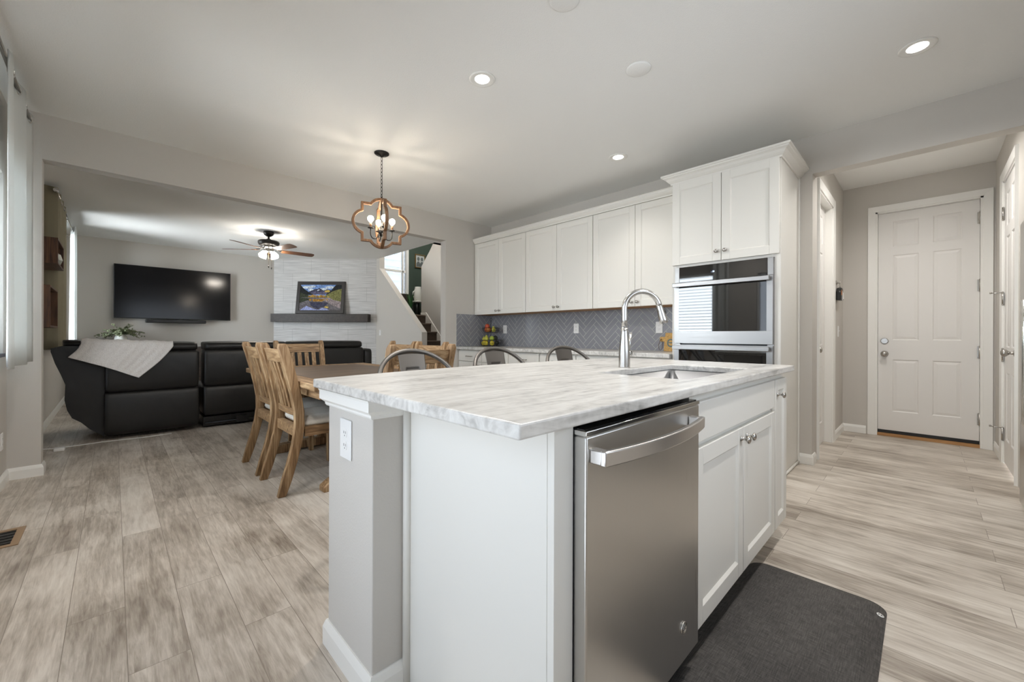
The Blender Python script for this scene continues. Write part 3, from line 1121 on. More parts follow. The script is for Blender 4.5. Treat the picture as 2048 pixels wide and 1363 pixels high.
# ------------------------------------------------------------------ island
IX0, IX1, IYF = 0.645, 2.545, 0.532
CT, CB = 0.914, 0.884
struct('wall_island', MB().box(0.535, 2.545, 1.117, 1.45, 0, CB - 0.001), M['wall'], bevel=0.003)
struct('baseboard_island', base_run(MB(), [(2.545, 1.45), (0.535, 1.45), (0.535, 1.117), (0.632, 1.117)], -1), M['trim'])
cr = MB()
prof = [(0.0, 0.826), (0.006, 0.826), (0.010, 0.832), (0.010, 0.838), (0.024, 0.850), (0.024, 0.876), (0.027, 0.8835), (0.0, 0.8835)]
lp = []
for d, z in prof:
    lp.append([cr.v(p) for p in ((0.640, 1.117 - d, z), (0.535 - d, 1.117 - d, z), (0.535 - d, 1.45 + d, z), (2.545, 1.45 + d, z))])
for k in range(len(lp)):
    j = (k + 1) % len(lp)
    for q in range(3):
        cr.f([lp[k][q], lp[k][q + 1], lp[j][q + 1], lp[j][q]])
cr.f([l[0] for l in lp]); cr.f([l[3] for l in lp][::-1])
struct('trim_1', cr, M['trim'])

# end panel
t = thing('island_end_panel', 'white painted panel closing the near end of the island, between pony wall and dishwasher', 'cabinet panel', (0.66, 0.83, 0))
B(IX0, 0.665, IYF + 0.019, 1.116, 0.0, CB).build('side_panel', M['cab'], t, bevel=0.0015)
MB().lathe([(0.012, 0), (0.012, CB)], (0.639, 1.104, 0), 'Z', 12).build('scribe_moulding', M['cab'], t)
B(IX0, 0.7095, IYF, IYF + 0.018, 0.0, CB).build('filler_strip', M['cab'], t, bevel=0.001)

# dishwasher
DX0, DX1, DYF = 0.713, 1.322, 0.500
t = thing('dishwasher', 'stainless steel dishwasher with curved bar handle built into the island', 'dishwasher', (1.02, 0.8, 0))
B(DX0 + 0.004, DX1 - 0.004, 0.56, 1.09, 0.10, 0.8615).build('tub_body', M['black'], t)
pn = MB()
pn.box(DX0, DX1, DYF, DYF + 0.045, 0.102, 0.854)
pn.build('door_panel', M['steel_v'], t, bevel=0.004)
tp = MB().box(DX0 - 0.001, DX1 + 0.001, DYF - 0.001, DYF + 0.04, 0.8545, 0.866)
tp.build('top_edge_strip', M['chrome'], t, bevel=0.0015)
B(DX0 + 0.004, DX1 - 0.004, DYF + 0.008, 0.56, 0.862, 0.8685).build('control_panel', M['blackglass'], t)
B(DX0 + 0.004, DX1 - 0.004, 0.562, 0.60, 0.02, 0.099).build('toe_kick', M['black'], t)
# bowed bar handle
hx0, hx1 = 0.724, 1.262
hb = MB()
n = 20
loops = []
for k in range(n + 1):
    s = k / n
    x = hx0 + (hx1 - hx0) * s
    bow = 0.028 * (1 - (2 * s - 1) ** 2)
    dz = -0.0 * bow
    yf = DYF - 0.040 - bow
    zt, zb = 0.829 + dz, 0.796 + dz
    loops.append([(x, yf, zb), (x, yf + 0.014, zb), (x, yf + 0.014, zt), (x, yf, zt)])
hb.loft(loops, smooth=False)
hb.box(hx0, hx0 + 0.024, DYF - 0.030, DYF, 0.797, 0.828)
hb.box(hx1 - 0.024, hx1, DYF - 0.030, DYF, 0.797, 0.828)
hb.build('handle', M['handlesteel'], t, bevel=0.003)
bd = MB().lathe([(0.0, -0.0015), (0.014, -0.002), (0.0145, -0.0035), (0.0175, -0.0035), (0.018, -0.001), (0.018, 0.001), (0, 0.001)],
                (1.205, DYF - 0.001, 0.207), 'Y', 28)
bd = bd.build('badge', M['nickel'], t)
text_obj('badge_monogram', 'GE', 0.019, M['chrome'], bd, Matrix.Translation((1.205, DYF - 0.0035, 0.207)) @ Matrix.Rotation(PI / 2, 4, 'X'))

# sink base cabinet
SX0, SX1 = 1.326, 2.308
t = thing('sink_base_cabinet', 'white island sink cabinet with false drawer front and two doors', 'cabinet', (1.82, 0.8, 0))
cb = MB()
cb.box(SX0, SX0 + 0.018, IYF + 0.001, 1.10, 0.11, CB).box(SX1 - 0.018, SX1, IYF + 0.001, 1.10, 0.11, CB)
cb.box(SX0 + 0.018, SX1 - 0.018, 1.085, 1.10, 0.11, CB).box(SX0 + 0.018, SX1 - 0.018, IYF + 0.02, 1.085, 0.11, 0.13)
cb.box(SX0 + 0.018, SX1 - 0.018, IYF + 0.001, IYF + 0.019, 0.850, CB).box(SX0 + 0.018, SX1 - 0.018, IYF + 0.001, IYF + 0.019, 0.70, 0.735)
cb.box(SX0, SX1, 0.60, 0.615, 0, 0.11)
cb.build('carcass', M['cab'], t, bevel=0.001)
B(SX0 + 0.006, SX1 - 0.006, 0.512, IYF, 0.724, 0.856).build('false_drawer_front', M['cab'], t, bevel=0.003)
hw_ = (SX1 - SX0) / 2
for k in range(2):
    w = hw_ - 0.009
    m = facing('-Y', (SX0 + 0.006 + k * (hw_ - 0.003 + 0.001), 0.512, 0.118))
    d = shaker(MB(m), w, 0.586).build('door', M['cab'], t, bevel=0.002)
    knob(m, w - 0.032 if k == 0 else 0.032, 0.545, d, 0.0155)
# narrow pull-out
t = thing('pull_out_cabinet', 'narrow white pull-out cabinet at the far end of the island', 'cabinet', (2.42, 0.8, 0))
B(2.310, 2.545, IYF + 0.001, 1.10, 0.11, CB - 0.001).build('carcass', M['cab'], t, bevel=0.001)
B(2.310, 2.545, 0.60, 1.10, 0.0, 0.109).build('toe_kick', M['cab'], t)
m = facing('-Y', (2.316, 0.512, 0.118))
d = shaker(MB(m), 0.224, 0.738, rail=0.055).build('door', M['cab'], t, bevel=0.002)
knob(m, 0.033, 0.665, d, 0.0155)

# quartzite worktop with a bowed seating side and a sink cut-out
CX0, CX1, CYF, CYB = 0.505, 2.63, 0.495, 1.52
SKX0, SKX1, SKY0, SKY1 = 1.462, 2.192, 0.596, 0.980
out = [(CX0, CYF), (CX1, CYF), (CX1, CYB)]
nb = 24
for k in range(1, nb):
    s = k / nb
    out.append((CX1 + (CX0 - CX1) * s, CYB + 0.108 * (1 - (2 * s - 1) ** 2)))
out.append((CX0, CYB))
inn = rrect(SKX1 - SKX0, SKY1 - SKY0, 0.012, 3, (SKX0 + SKX1) / 2, (SKY0 + SKY1) / 2)
w = MB()
eds = []
for lp in (out, inn):
    vs = [w.v((p[0], p[1], CB)) for p in lp]
    for k in range(len(vs)):
        eds.append(w.bm.edges.new((vs[k], vs[(k + 1) % len(vs)])))
r = bmesh.ops.triangle_fill(w.bm, use_beauty=True, use_dissolve=False, edges=eds)
fs = [g for g in r['geom'] if isinstance(g, bmesh.types.BMFace)]
e = bmesh.ops.extrude_face_region(w.bm, geom=fs)
bmesh.ops.translate(w.bm, vec=(0, 0, CT - CB), verts=[g for g in e['geom'] if isinstance(g, bmesh.types.BMVert)])
tag(w.build('island_worktop', M['stone'], None, bevel=0.005, seg=3), 'pale grey veined stone worktop covering the island', 'worktop')

# undermount sink
t = thing('kitchen_sink', 'stainless steel undermount sink set into the island worktop', 'sink', (1.83, 0.79, 0.66))
s = MB()
cx, cy_ = (SKX0 + SKX1) / 2, (SKY0 + SKY1) / 2
W_, D_ = SKX1 - SKX0 - 0.004, SKY1 - SKY0 - 0.004
lps = []
for (g, z, r) in ((0.012, CB - 0.001, 0.03), (0.0, CB - 0.001, 0.025), (0.0, 0.69, 0.025), (-0.02, 0.668, 0.03), (-0.28, 0.660, 0.03)):
    w2, d2_ = max(0.06, W_ + 2 * g), max(0.06, D_ + 2 * g)
    lps.append([(p[0], p[1], z) for p in rrect(w2, d2_, min(r, w2 / 2 - .001, d2_ / 2 - .001), 5, cx, cy_)])
s.loft(lps, caps=False)
s.f([s.v(p) for p in lps[-1]])
s.build('basin', M['sinksteel'], t, solid=0.002, recalc=False)
MB().lathe([(0.0, 0.003), (0.02, 0.002), (0.024, 0.004), (0.044, 0.004), (0.046, 0.001), (0.0, 0.0)], (cx, cy_, 0.662), 'Z', 24).build('drain', M['chrome'], t)

# pull-down tap
t = thing('kitchen_tap', 'tall brushed steel gooseneck tap with pull-down spray head', 'tap', (1.800, 1.040, CT))
fx, fy = 1.800, 1.040
MB().lathe([(0.0, CT + 0.0005), (0.0275, CT + 0.0005), (0.0275, CT + 0.003), (0.0268, 0.985), (0.0245, 1.02), (0.0205, 1.06), (0.0170, 1.09), (0.0150, 1.112), (0.0, 1.112)],
           (fx, fy, 0), 'Z', 28).build('body', M['satin'], t)
dirx, diry = 0.713, -0.701
pts = []
R_ = 0.0865
zc = 1.203
for k in range(0, 25):
    a = PI - (PI * 0.935) * k / 24
    s = R_ + R_ * math.cos(a)
    pts.append((fx + dirx * s, fy + diry * s, zc + R_ * math.sin(a)))
pts = [(fx, fy, 1.1125), (fx, fy, 1.15), (fx, fy, 1.18)] + pts
MB().tube(pts, 0.0138, 18).build('spout', M['satin'], t)
e_, b_ = Vector(pts[-1]), Vector(pts[-2])
dv = (e_ - b_).normalized()
hd = MB()
hd.lathe([(0.0140, 0.0005), (0.0146, 0.003), (0.0168, 0.03), (0.0205, 0.068), (0.0215, 0.089), (0.0195, 0.091), (0.0, 0.091)], e_, dv, 22)
hd = hd.build('spray_head', M['satin'], t)
side = Vector((dirx, diry, 0))
bp_ = e_ + dv * 0.034 + side * 0.0175
MB().ball(bp_, 0.009, (1, 1, 1.6)).build('spray_button', M['black'], hd)
hx = Vector((1, 0, 0))
hb = Vector((fx, fy, 0.982)) + hx * 0.022
h = MB()
h.cyl(hb, hb + hx * 0.030, 0.0165, 0.0165, 20)
h.tube([hb + hx * 0.022 + Vector((0, 0, 0.012)), hb + hx * 0.030 + Vector((0, 0, 0.05)), hb + hx * 0.040 + Vector((0, 0, 0.105))], [0.0062, 0.0055, 0.0065], 12)
h.build('lever', M['satin'], t)

# outlet on the pony wall
def outlet(m, label, h=0.116, w=0.072, kind='outlet', group=None):
    t = thing('wall_outlet' if kind == 'outlet' else 'light_switch', label, kind, tuple(m.translation), group)
    B(-w / 2, w / 2, -0.005, 0, -h / 2, h / 2, m=m).build('cover_plate', M['outlet'], t, bevel=0.0025)
    if kind == 'outlet':
        for z in (-0.02, 0.02):
            r = MB(m).prism(rrect(0.030, 0.028, 0.010, 4, 0, z), 'Y', -0.0065, -0.0045).build('receptacle', M['outlet'], t)
            s = MB(m)
            s.box(-0.008, -0.0055, -0.0068, -0.006, z - 0.002, z + 0.006).box(0.0055, 0.008, -0.0068, -0.006, z - 0.002, z + 0.006)
            s.cyl((0, -0.0068, z - 0.008), (0, -0.006, z - 0.008), 0.0022, seg=8)
            s.build('socket_holes', M['slot'], r)
    else:
        B(-0.012, 0.012, -0.0065, -0.0045, -0.022, 0.022, m=m).build('switch_surround', M['outlet'], t)
        B(-0.005, 0.005, -0.016, -0.006, -0.002, 0.008, m=m).build('toggle', M['outlet'], t, bevel=0.001)
    return t


outlet(facing('-X', (0.5345, 1.299, 0.7365)), 'white power outlet on the end of the island pony wall', 0.126, 0.084)

# anti-fatigue mat
t = thing('floor_mat', 'charcoal cushioned mat on the floor in front of the island sink', 'mat', (1.67, 0.33, 0))
mp = rrect(0.99, 0.475, 0.07, 8, 1.695, 0.337)
mm = MB()
lps = [[(p[0], p[1], 0.0008) for p in mp], [(p[0], p[1], 0.003) for p in mp]]
for g, z in ((0.050, 0.0175), (0.055, 0.0182)):
    q = rrect(0.99 - 2 * g, 0.475 - 2 * g, max(0.012, 0.07 - g), 8, 1.695, 0.337)
    lps.append([(p[0], p[1], z) for p in q])
mm.loft(lps, smooth=False)
mm.build('cushion_pad', M['mat'], t)
dk = MB().lathe([(0, 0.0), (0.0115, 0.0), (0.0115, 0.0012), (0, 0.0014)], (2.088, 0.1165, 0.0088), (0.0, -0.29, 1), 20)
dk = dk.build('maker_disc', M['white'], t)
g = MB()
for a in range(5):
    q = math.radians(40 + a * 25)
    g.ball((2.088 + 0.0045 * math.cos(q), 0.117 + 0.0045 * math.sin(q), 0.0103 + 0.0013 * math.sin(q)), 0.0016, (1, 1, 0.4))
g.ball((2.088, 0.1145, 0.0096), 0.0036, (1, 1, 0.25))
g.build('disc_emblem', M['slot'], dk)

# ------------------------------------------------------------------ wall of cabinets
UF = 3.83
ub = [(4.692, 3.652), (3.650, 2.612), (2.610, 1.580)]
lab = ['pair of white upper wall cabinets nearest the living room corner', 'middle pair of white upper wall cabinets above the herringbone tiles',
       'pair of white upper wall cabinets beside the tall oven cabinet']
for (ya, yb), lb in zip(ub, lab):
    t = thing('wall_cabinet', lb, 'cabinet', (3.99, (ya + yb) / 2, 1.377), 'upper kitchen cabinets')
    w = ya - yb
    m = facing('-X', (UF, ya, 1.377))
    B(0.0, w, 0.021, XC - UF - 0.009, 0.003, 1.045, m=m).build('carcass', M['cab'], t, bevel=0.001)
    B(0.012, w - 0.012, 0.03, XC - UF - 0.015, -0.001, 0.0028, m=m).build('bottom_panel', M['under'], t)
    for k in range(2):
        dw = w / 2 - 0.005
        m2 = m @ Matrix.Translation((0.003 + k * (w / 2 - 0.001), 0, 0))
        d = shaker(MB(m2), dw, 1.043, rail=0.065).build('door', M['cab'], t, bevel=0.002)
        knob(m2, dw - 0.030 if k == 0 else 0.030, 0.045, d)


def crown(mb, path, z, out=0.065, hgt=0.075):
    """Crown moulding swept along path (points on the cabinet face, profile grows outwards to the left of travel)."""
    prof = [(0, 0), (0.008, 0), (0.010, 0.012), (0.018, 0.018), (0.030, 0.030), (0.040, 0.046), (out - 0.012, 0.056), (out - 0.010, 0.062), (out, 0.066), (out, hgt), (0, hgt)]
    n = len(path)
    P2 = [Vector(p) for p in path]
    lp = []
    for d, dz in prof:
        row = []
        for k in range(n):
            e1 = (P2[k] - P2[k - 1]).normalized() if k else (P2[1] - P2[0]).normalized()
            e2 = (P2[k + 1] - P2[k]).normalized() if k < n - 1 else e1
            n1 = Vector((-e1.y, e1.x)); n2 = Vector((-e2.y, e2.x))
            b = (n1 + n2).normalized()
            q = P2[k] + b * (d / max(0.4, b.dot(n1)))
            row.append(mb.v((q.x, q.y, z + dz)))
        lp.append(row)
    for k in range(len(lp)):
        j = (k + 1) % len(lp)
        for q in range(n - 1):
            mb.f([lp[k][q], lp[k][q + 1], lp[j][q + 1], lp[j][q]])
    mb.f([l[0] for l in lp]); mb.f([l[-1] for l in lp][::-1])
    return mb


# travel so that the outside is on the left: along -X face going +Y -> left is -X
tag(crown(MB(), [(UF, 1.582), (UF, 4.690)], 2.424, 0.05, 0.068).build('crown_moulding', M['cab']), 'white crown moulding along the top of the upper wall cabinets', 'moulding')

# tall oven cabinet
TF, TY0, TY1 = 3.53, 0.757, 1.577
t = thing('oven_cabinet', 'tall white cabinet around the double oven with two doors on top', 'cabinet', (3.85, 1.167, 0))
m = facing('-X', (TF, TY1, 0))
w = TY1 - TY0
d_ = XC - TF - 0.002
c = MB(m)
OX0, OX1, OZ0, OZ1 = 0.040, 0.775, 0.33, 1.671
c.box(0, OX0, 0.021, d_, 0.10, 2.405).box(OX1, w, 0.021, d_, 0.10, 2.405)
c.box(OX0, OX1, 0.021, d_, OZ1, 2.405).box(OX0, OX1, 0.021, d_, 0.10, OZ0).box(0, w, 0.09, d_, 0, 0.10)
c.box(OX0, OX1, d_ - 0.02, d_, OZ0, OZ1)
c.box(w, w + 0.004, 0.021, d_, 0.03, 2.405)
c.build('carcass', M['cab'], t, bevel=0.0015)
MB(m).lathe([(0.010, 0.021), (0.010, d_)], (w + 0.006, 0, 0.012), 'Y', 12).build('shoe_moulding', M['cab'], t)
B(w + 0.003, w + 0.013, d_ - 0.018, d_ + 0.001, 0.02, 2.404, m=m).build('scribe_strip', M['trim'], t)
for k in range(2):
    dw = w / 2 - 0.007
    m2 = m @ Matrix.Translation((0.006 + k * (w / 2 - 0.003), 0, 1.692))
    d = shaker(MB(m2), dw, 0.716, rail=0.065).build('door', M['cab'], t, bevel=0.002)
    knob(m2, dw - 0.030 if k == 0 else 0.030, 0.075, d)
m2 = m @ Matrix.Translation((0.006, 0, 0.105))
d = shaker(MB(m2), w - 0.012, 0.215, rail=0.06).build('drawer', M['cab'], t, bevel=0.002)
cm_ = MB()
crown(cm_, [(XC - 0.001, TY0 - 0.004), (TF + 0.010, TY0 - 0.004), (TF + 0.010, TY1 + 0.002), (XC - 0.39, TY1 + 0.002)], 2.4055, 0.072, 0.080)
cm_.build('crown_moulding', M['cab'], t)

# double oven
t = thing('double_oven', 'stainless steel and black glass double oven in the tall cabinet', 'oven', (3.7, 1.167, OZ0))
o = MB(m)
o.box(OX0 + 0.003, OX1 - 0.003, 0.03, 0.55, OZ0 + 0.003, OZ1 - 0.003)
o.build('oven_body', M['black'], t)
fr = MB(m)
fr.box(OX0 - 0.008, OX0 + 0.036, 0.006, 0.021, OZ0 - 0.005, OZ1 - 0.001).box(OX1 - 0.036, OX1 + 0.008, 0.006, 0.021, OZ0 - 0.005, OZ1 - 0.001)
fr.build('side_trim', M['steel'], t, bevel=0.001)
cp = B(OX0 + 0.034, OX1 - 0.034, -0.006, 0.022, 1.535, OZ1 - 0.004, m=m).build('control_panel', M['blackglass'], t, bevel=0.001)
for (xa, xb) in ((OX0 - 0.006, OX0 + 0.033), (OX1 - 0.033, OX1 + 0.006)):
    B(xa, xb, -0.006, 0.005, 1.535, OZ1 - 0.004, m=m).build('panel_end_cap', M['steel'], t, bevel=0.002)
text_obj('clock_display', ': 28', 0.017, M['digits'], cp, m @ Matrix.Translation((0.350, -0.0066, 1.605)) @ Matrix.Rotation(PI / 2, 4, 'X'), 0.0002)


def oven_door(z0, z1, win0, win1):
    dm = MB(m)
    dm.box(OX0 - 0.006, OX1 + 0.006, -0.020, 0.004, z0, win0)
    dm.box(OX0 - 0.006, OX1 + 0.006, -0.020, 0.004, win1, z1)
    dm.box(OX0 - 0.006, OX0 + 0.036, -0.020, 0.004, win0, win1)
    dm.box(OX1 - 0.036, OX1 + 0.006, -0.020, 0.004, win0, win1)
    d = dm.build('door', M['steel'], t, bevel=0.0008)
    B(OX0 + 0.036, OX1 - 0.036, -0.0195, 0.004, win0, win1, m=m).build('window', M['blackglass'], d)
    hd = MB(m)
    zz = z1 - 0.020
    hd.box(OX0 - 0.002, OX1 - 0.008, -0.072, -0.050, zz - 0.020, zz + 0.014)
    hd.box(OX0 + 0.004, OX0 + 0.030, -0.051, -0.019, zz - 0.014, zz + 0.008)
    hd.box(OX1 - 0.040, OX1 - 0.014, -0.051, -0.019, zz - 0.014, zz + 0.008)
    hd.build('handle', M['steel'], d, bevel=0.003)


oven_door(1.010, 1.531, 1.112, 1.500)
oven_door(OZ0 + 0.01, 0.998, 0.44, 0.962)

# base cabinets under the tiles
BF = 3.535
ybs = [(4.692, 4.185), (4.183, 3.668), (3.666, 3.148), (3.140, 2.622), (2.620, 2.102), (2.100, 1.582)]
names = ['first', 'second', 'third', 'fourth', 'fifth', 'sixth']
for k, (ya, yb) in enumerate(ybs):
    lb = 'white base cabinet with a drawer, %s from the living room corner' % names[k] if k < 5 else 'white base cabinet with a drawer, right beside the oven cabinet'
    t = thing('base_cabinet', lb, 'cabinet', (3.85, (ya + yb) / 2, 0), 'base kitchen cabinets')
    w = ya - yb
    m = facing('-X', (BF, ya, 0))
    B(0, w, 0.021, XC - BF - 0.009, 0.11, 0.874, m=m).build('carcass', M['cab'], t, bevel=0.001)
    B(0, w, 0.095, XC - BF - 0.02, 0, 0.11, m=m).build('toe_kick', M['cab'], t)
    d = B(0.006, w - 0.006, 0, 0.020, 0.715, 0.858, m=m).build('drawer', M['cab'], t, bevel=0.003)
    hh = MB(m)
    hx = w / 2
    hh.tube([(hx - 0.060, -0.001, 0.785), (hx - 0.060, -0.022, 0.785), (hx - 0.054, -0.028, 0.785), (hx + 0.054, -0.028, 0.785), (hx + 0.060, -0.022, 0.785), (hx + 0.060, -0.001, 0.785)], 0.0055, 10)
    hh.build('handle', M['nickel'], d)
    m2 = m @ Matrix.Translation((0.006, 0, 0.115))
    d = shaker(MB(m2), w - 0.012, 0.592).build('door', M['cab'], t, bevel=0.002)
    knob(m2, 0.032 if k % 2 else w - 0.044, 0.545, d)
tag(B(3.497, XC - 0.009, 1.580, 4.690, 0.8745, CT).build('wall_worktop', M['stone'], None, bevel=0.004), 'pale grey stone worktop along the tiled wall', 'worktop')

# herringbone splashback
def herringbone(m, x1, z0, z1, holes=(), x0=0.0):
    L_, W_ = 0.2125, 0.0587
    g = 0.0042
    bm_ = MB()
    c45 = math.cos(PI / 4)
    # classic herringbone tiling in a rotated frame (length = n * width)
    Wt = W_
    Lt = L_
    tiles = []
    R0 = 40
    for i in range(-R0, R0):
        for j in range(-R0, R0):
            ox = i * Wt + j * Lt
            oy = i * Wt - j * Lt
            tiles.append((ox, oy, Lt, Wt))
            tiles.append((ox, oy + Wt, Wt, Lt))
    mb = MB()
    zc = (z0 + z1) / 2
    for (a, b, w, h) in tiles:
        pts = [(a + g / 2, b + g / 2), (a + w - g / 2, b + g / 2), (a + w - g / 2, b + h - g / 2), (a + g / 2, b + h - g / 2)]
        q = [((p[0] - p[1]) * c45 + 0.262, (p[0] + p[1]) * c45 + 1.10) for p in pts]
        if max(p[0] for p in q) < x0 or min(p[0] for p in q) > x1 or max(p[1] for p in q) < z0 or min(p[1] for p in q) > z1:
            continue
        # clip to the rectangle
        for ax, lim, sg in ((0, x0, 1), (0, x1, -1), (1, z0, 1), (1, z1, -1)):
            r = []
            for k in range(len(q)):
                p1, p2 = q[k], q[(k + 1) % len(q)]
                i1, i2 = sg * (p1[ax] - lim) >= 0, sg * (p2[ax] - lim) >= 0
                if i1:
                    r.append(p1)
                if i1 != i2:
                    s = (lim - p1[ax]) / (p2[ax] - p1[ax])
                    r.append((p1[0] + (p2[0] - p1[0]) * s, p1[1] + (p2[1] - p1[1]) * s))
            q = r
            if len(q) < 3:
                break
        if len(q) < 3:
            continue
        cx = sum(p[0] for p in q) / len(q); cz = sum(p[1] for p in q) / len(q)
        top = [mb.v(m @ Vector((p[0], -0.0010, p[1]))) for p in q]
        bot = [mb.v(m @ Vector((p[0], 0.0, p[1]))) for p in q]
        mb.f(top)
        for k in range(len(q)):
            j = (k + 1) % len(q)
            mb.f([top[k], bot[k], bot[j], top[j]])
    return mb


t = thing('tiled_splashback', 'grey herringbone tile splashback between worktop and upper cabinets', 'splashback', (4.16, 3.1, CT))
m = facing('-X', (XC - 0.0062, 4.692, 0))
B(0, 4.692 - 1.58, -0.0008, 0.006, CT + 0.0005, 1.3745, m=m).build('grout_bed', M['grout'], t)
herringbone(m @ Matrix.Translation((0, -0.0008, 0)), 3.112, CT + 0.002, 1.374).build('tiles', M['tile'], t)
m = facing('-Y', (3.497, YO - 0.0072, 0))
t2 = thing('tiled_side_splash', 'short grey herringbone tile return on the corner wall beside the cabinets', 'splashback', (3.8, 4.69, CT))
B(0, XC - 0.008 - 3.497, -0.0004, 0.006, CT + 0.0005, 1.382, m=m).build('grout_bed', M['grout'], t2)
herringbone(m @ Matrix.Translation((0, -0.0006, 0)), XC - 0.009 - 3.497, CT + 0.002, 1.381).build('tiles', M['tile'], t2)
for y, lb in ((4.373, 'white outlet plate on the tiles beside the fruit basket'), (3.073, 'white outlet plate at the middle of the tiled splashback'), (1.986, 'white outlet plate on the tiles above the cutting board')):
    outlet(facing('-X', (XC - 0.0094, y, 1.165)), lb, 0.122, 0.077, group='splashback outlets')

# recessed lights and ceiling plates
def downlight(x, y, label, watts=40, cone=165):
    t = thing('recessed_downlight', label, 'ceiling light', (x, y, H), 'recessed ceiling lights')
    MB().lathe([(0.048, -0.0005), (0.084, -0.0005), (0.083, -0.004), (0.076, -0.0070), (0.070, -0.0070), (0.050, -0.0025), (0.048, -0.0022)], (x, y, H), 'Z', 40, closed=True).build('trim_ring', M['trim'], t)
    MB().lathe([(0.0, -0.0007), (0.0475, -0.0007), (0.0475, -0.0024), (0.0, -0.0028)], (x, y, H), 'Z', 36).build('lens', M['led'], t)
    l = bpy.data.lights.new('downlight_lamp', 'SPOT')
    l.energy = watts
    l.color = (1.0, 0.965, 0.92)
    l.spot_size = math.radians(cone)
    l.spot_blend = 0.9
    l.shadow_soft_size = 0.055
    o = bpy.data.objects.new('downlight_lamp', l)
    o.location = (x, y, H - 0.07)
    COL.objects.link(o)


downlight(1.714, 2.030, 'lit recessed ceiling light above the bar stools, nearest the lantern pendant', 55)
downlight(3.365, 2.015, 'lit recessed ceiling light in front of the upper cabinets', 14, 110)
downlight(3.309, 0.034, 'lit recessed ceiling light near the wide hall opening', 30)
downlight(0.06, 2.02, 'added unseen recessed ceiling light over the left aisle, beyond the top edge of the view', 36)  # added out of view to lift the left floor and ceiling
downlight(1.70, 0.05, 'added unseen recessed ceiling light over the near end of the island, just above the frame', 58)  # added out of view to even out the kitchen light
l = bpy.data.lights.new('added_stairwell_light', 'POINT')  # unseen light added to brighten the stairwell
l.energy = 90
l.color = (1.0, 0.97, 0.93)
l.shadow_soft_size = 0.12
o = bpy.data.objects.new('added_stairwell_light', l)
o.location = (4.75, 7.4, 4.8)
COL.objects.link(o)
downlight(4.72, 0.10, 'added unseen recessed ceiling light in the hall, hidden behind the header', 36)  # added out of sight to brighten the hall
for (x, y, lb) in ((2.345, 1.263, 'round white cover plate on the ceiling above the far end of the island'), (1.60, 1.262, 'round white cover plate on the ceiling nearest the camera, above the island')):
    tag(MB().lathe([(0.0, -0.009), (0.066, -0.008), (0.075, -0.004), (0.076, -0.0005), (0, -0.0005)], (x, y, H), 'Z', 40).build('ceiling_cover_plate', M['ceiling']), lb, 'cover plate', 'blank ceiling covers')

# tiered fruit basket
FX, FY = 3.95, 4.46
t = thing('fruit_basket', 'two-tier black wire fruit basket in the worktop corner', 'basket', (FX, FY, CT))
def wire_bowl(zb, r0, r1, h):
    b = MB()
    for r, z in ((r1, zb + h), (r0, zb), ((r0 + r1) / 2 + 0.01, zb + h * 0.5)):
        b.tube([(FX + r * math.cos(a), FY + r * math.sin(a), z) for a in [2 * PI * k / 28 for k in range(28)]], 0.0028, 6, closed=True)
    for k in range(20):
        a = 2 * PI * k / 20
        b.tube([(FX, FY, zb), (FX + r0 * math.cos(a), FY + r0 * math.sin(a), zb), (FX + ((r0 + r1) / 2 + 0.01) * math.cos(a), FY + ((r0 + r1) / 2 + 0.01) * math.sin(a), zb + h * 0.5),
                (FX + r1 * math.cos(a), FY + r1 * math.sin(a), zb + h)], 0.0018, 5)
    return b
wire_bowl(CT + 0.010, 0.13, 0.165, 0.085).build('lower_bowl', M['black'], t)
wire_bowl(CT + 0.205, 0.095, 0.128, 0.065).build('upper_bowl', M['black'], t)
st_ = MB().cyl((FX, FY, CT + 0.012), (FX, FY, CT + 0.375), 0.004, seg=8)
st_.tube([(FX + 0.02 * math.cos(a), FY, CT + 0.395 + 0.02 * math.sin(a)) for a in [2 * PI * k / 14 for k in range(14)]], 0.003, 6, closed=True)
for k in range(3):
    a = 2 * PI * k / 3
    st_.ball((FX + 0.11 * math.cos(a), FY + 0.11 * math.sin(a), CT + 0.0055), 0.005)
st_.build('centre_stem', M['black'], t)
fm = {'peach': plain('peach_skin', srgb(190, 84, 56), 0.5), 'red': plain('red_apple_skin', srgb(160, 52, 44), 0.35), 'lemon': plain('lemon_skin', srgb(214, 196, 60), 0.45),
      'pear': plain('pear_skin', srgb(186, 184, 74), 0.45), 'lime': plain('green_apple_skin', srgb(150, 168, 60), 0.4), 'avo': plain('avocado_skin', srgb(34, 36, 28), 0.55),
      'mango': plain('mango_skin', srgb(196, 120, 54), 0.45)}
def fruit(kind, dx, dy, z, r, label, pear=False, sc=(1, 1, 1)):
    t = thing(kind, label, 'fruit', (FX + dx, FY + dy, z - r), 'fruit in the tiered basket')
    b = MB()
    mk = {'peach': 'peach', 'apple': 'red', 'lemon': 'lemon', 'pear': 'pear', 'green_apple': 'lime', 'avocado': 'avo', 'mango': 'mango'}[kind]
    c = (FX + dx, FY + dy, z)
    if pear:
        b.lathe([(0, -r), (r * 0.55, -r * 0.92), (r * 0.92, -r * 0.5), (r, 0), (r * 0.85, r * 0.5), (r * 0.5, r * 1.0), (r * 0.36, r * 1.4), (r * 0.2, r * 1.62), (0, r * 1.66)], c, 'Z', 16)
        top = r * 1.66
    else:
        b.ball(c, r, sc, 16, 10)
        top = r * sc[2]
    b.build('flesh', fm[mk], t)
    MB().tube([(c[0], c[1], c[2] + top - 0.002), (c[0] + 0.003, c[1], c[2] + top + 0.012)], 0.0016, 6).build('stem', M['bronze'], t)
zl, zu = CT + 0.013, CT + 0.208
fruit('lemon', -0.085, 0.065, zl + 0.034, 0.032, 'yellow lemon at the left front of the lower basket tier', sc=(1, 1.2, 1))
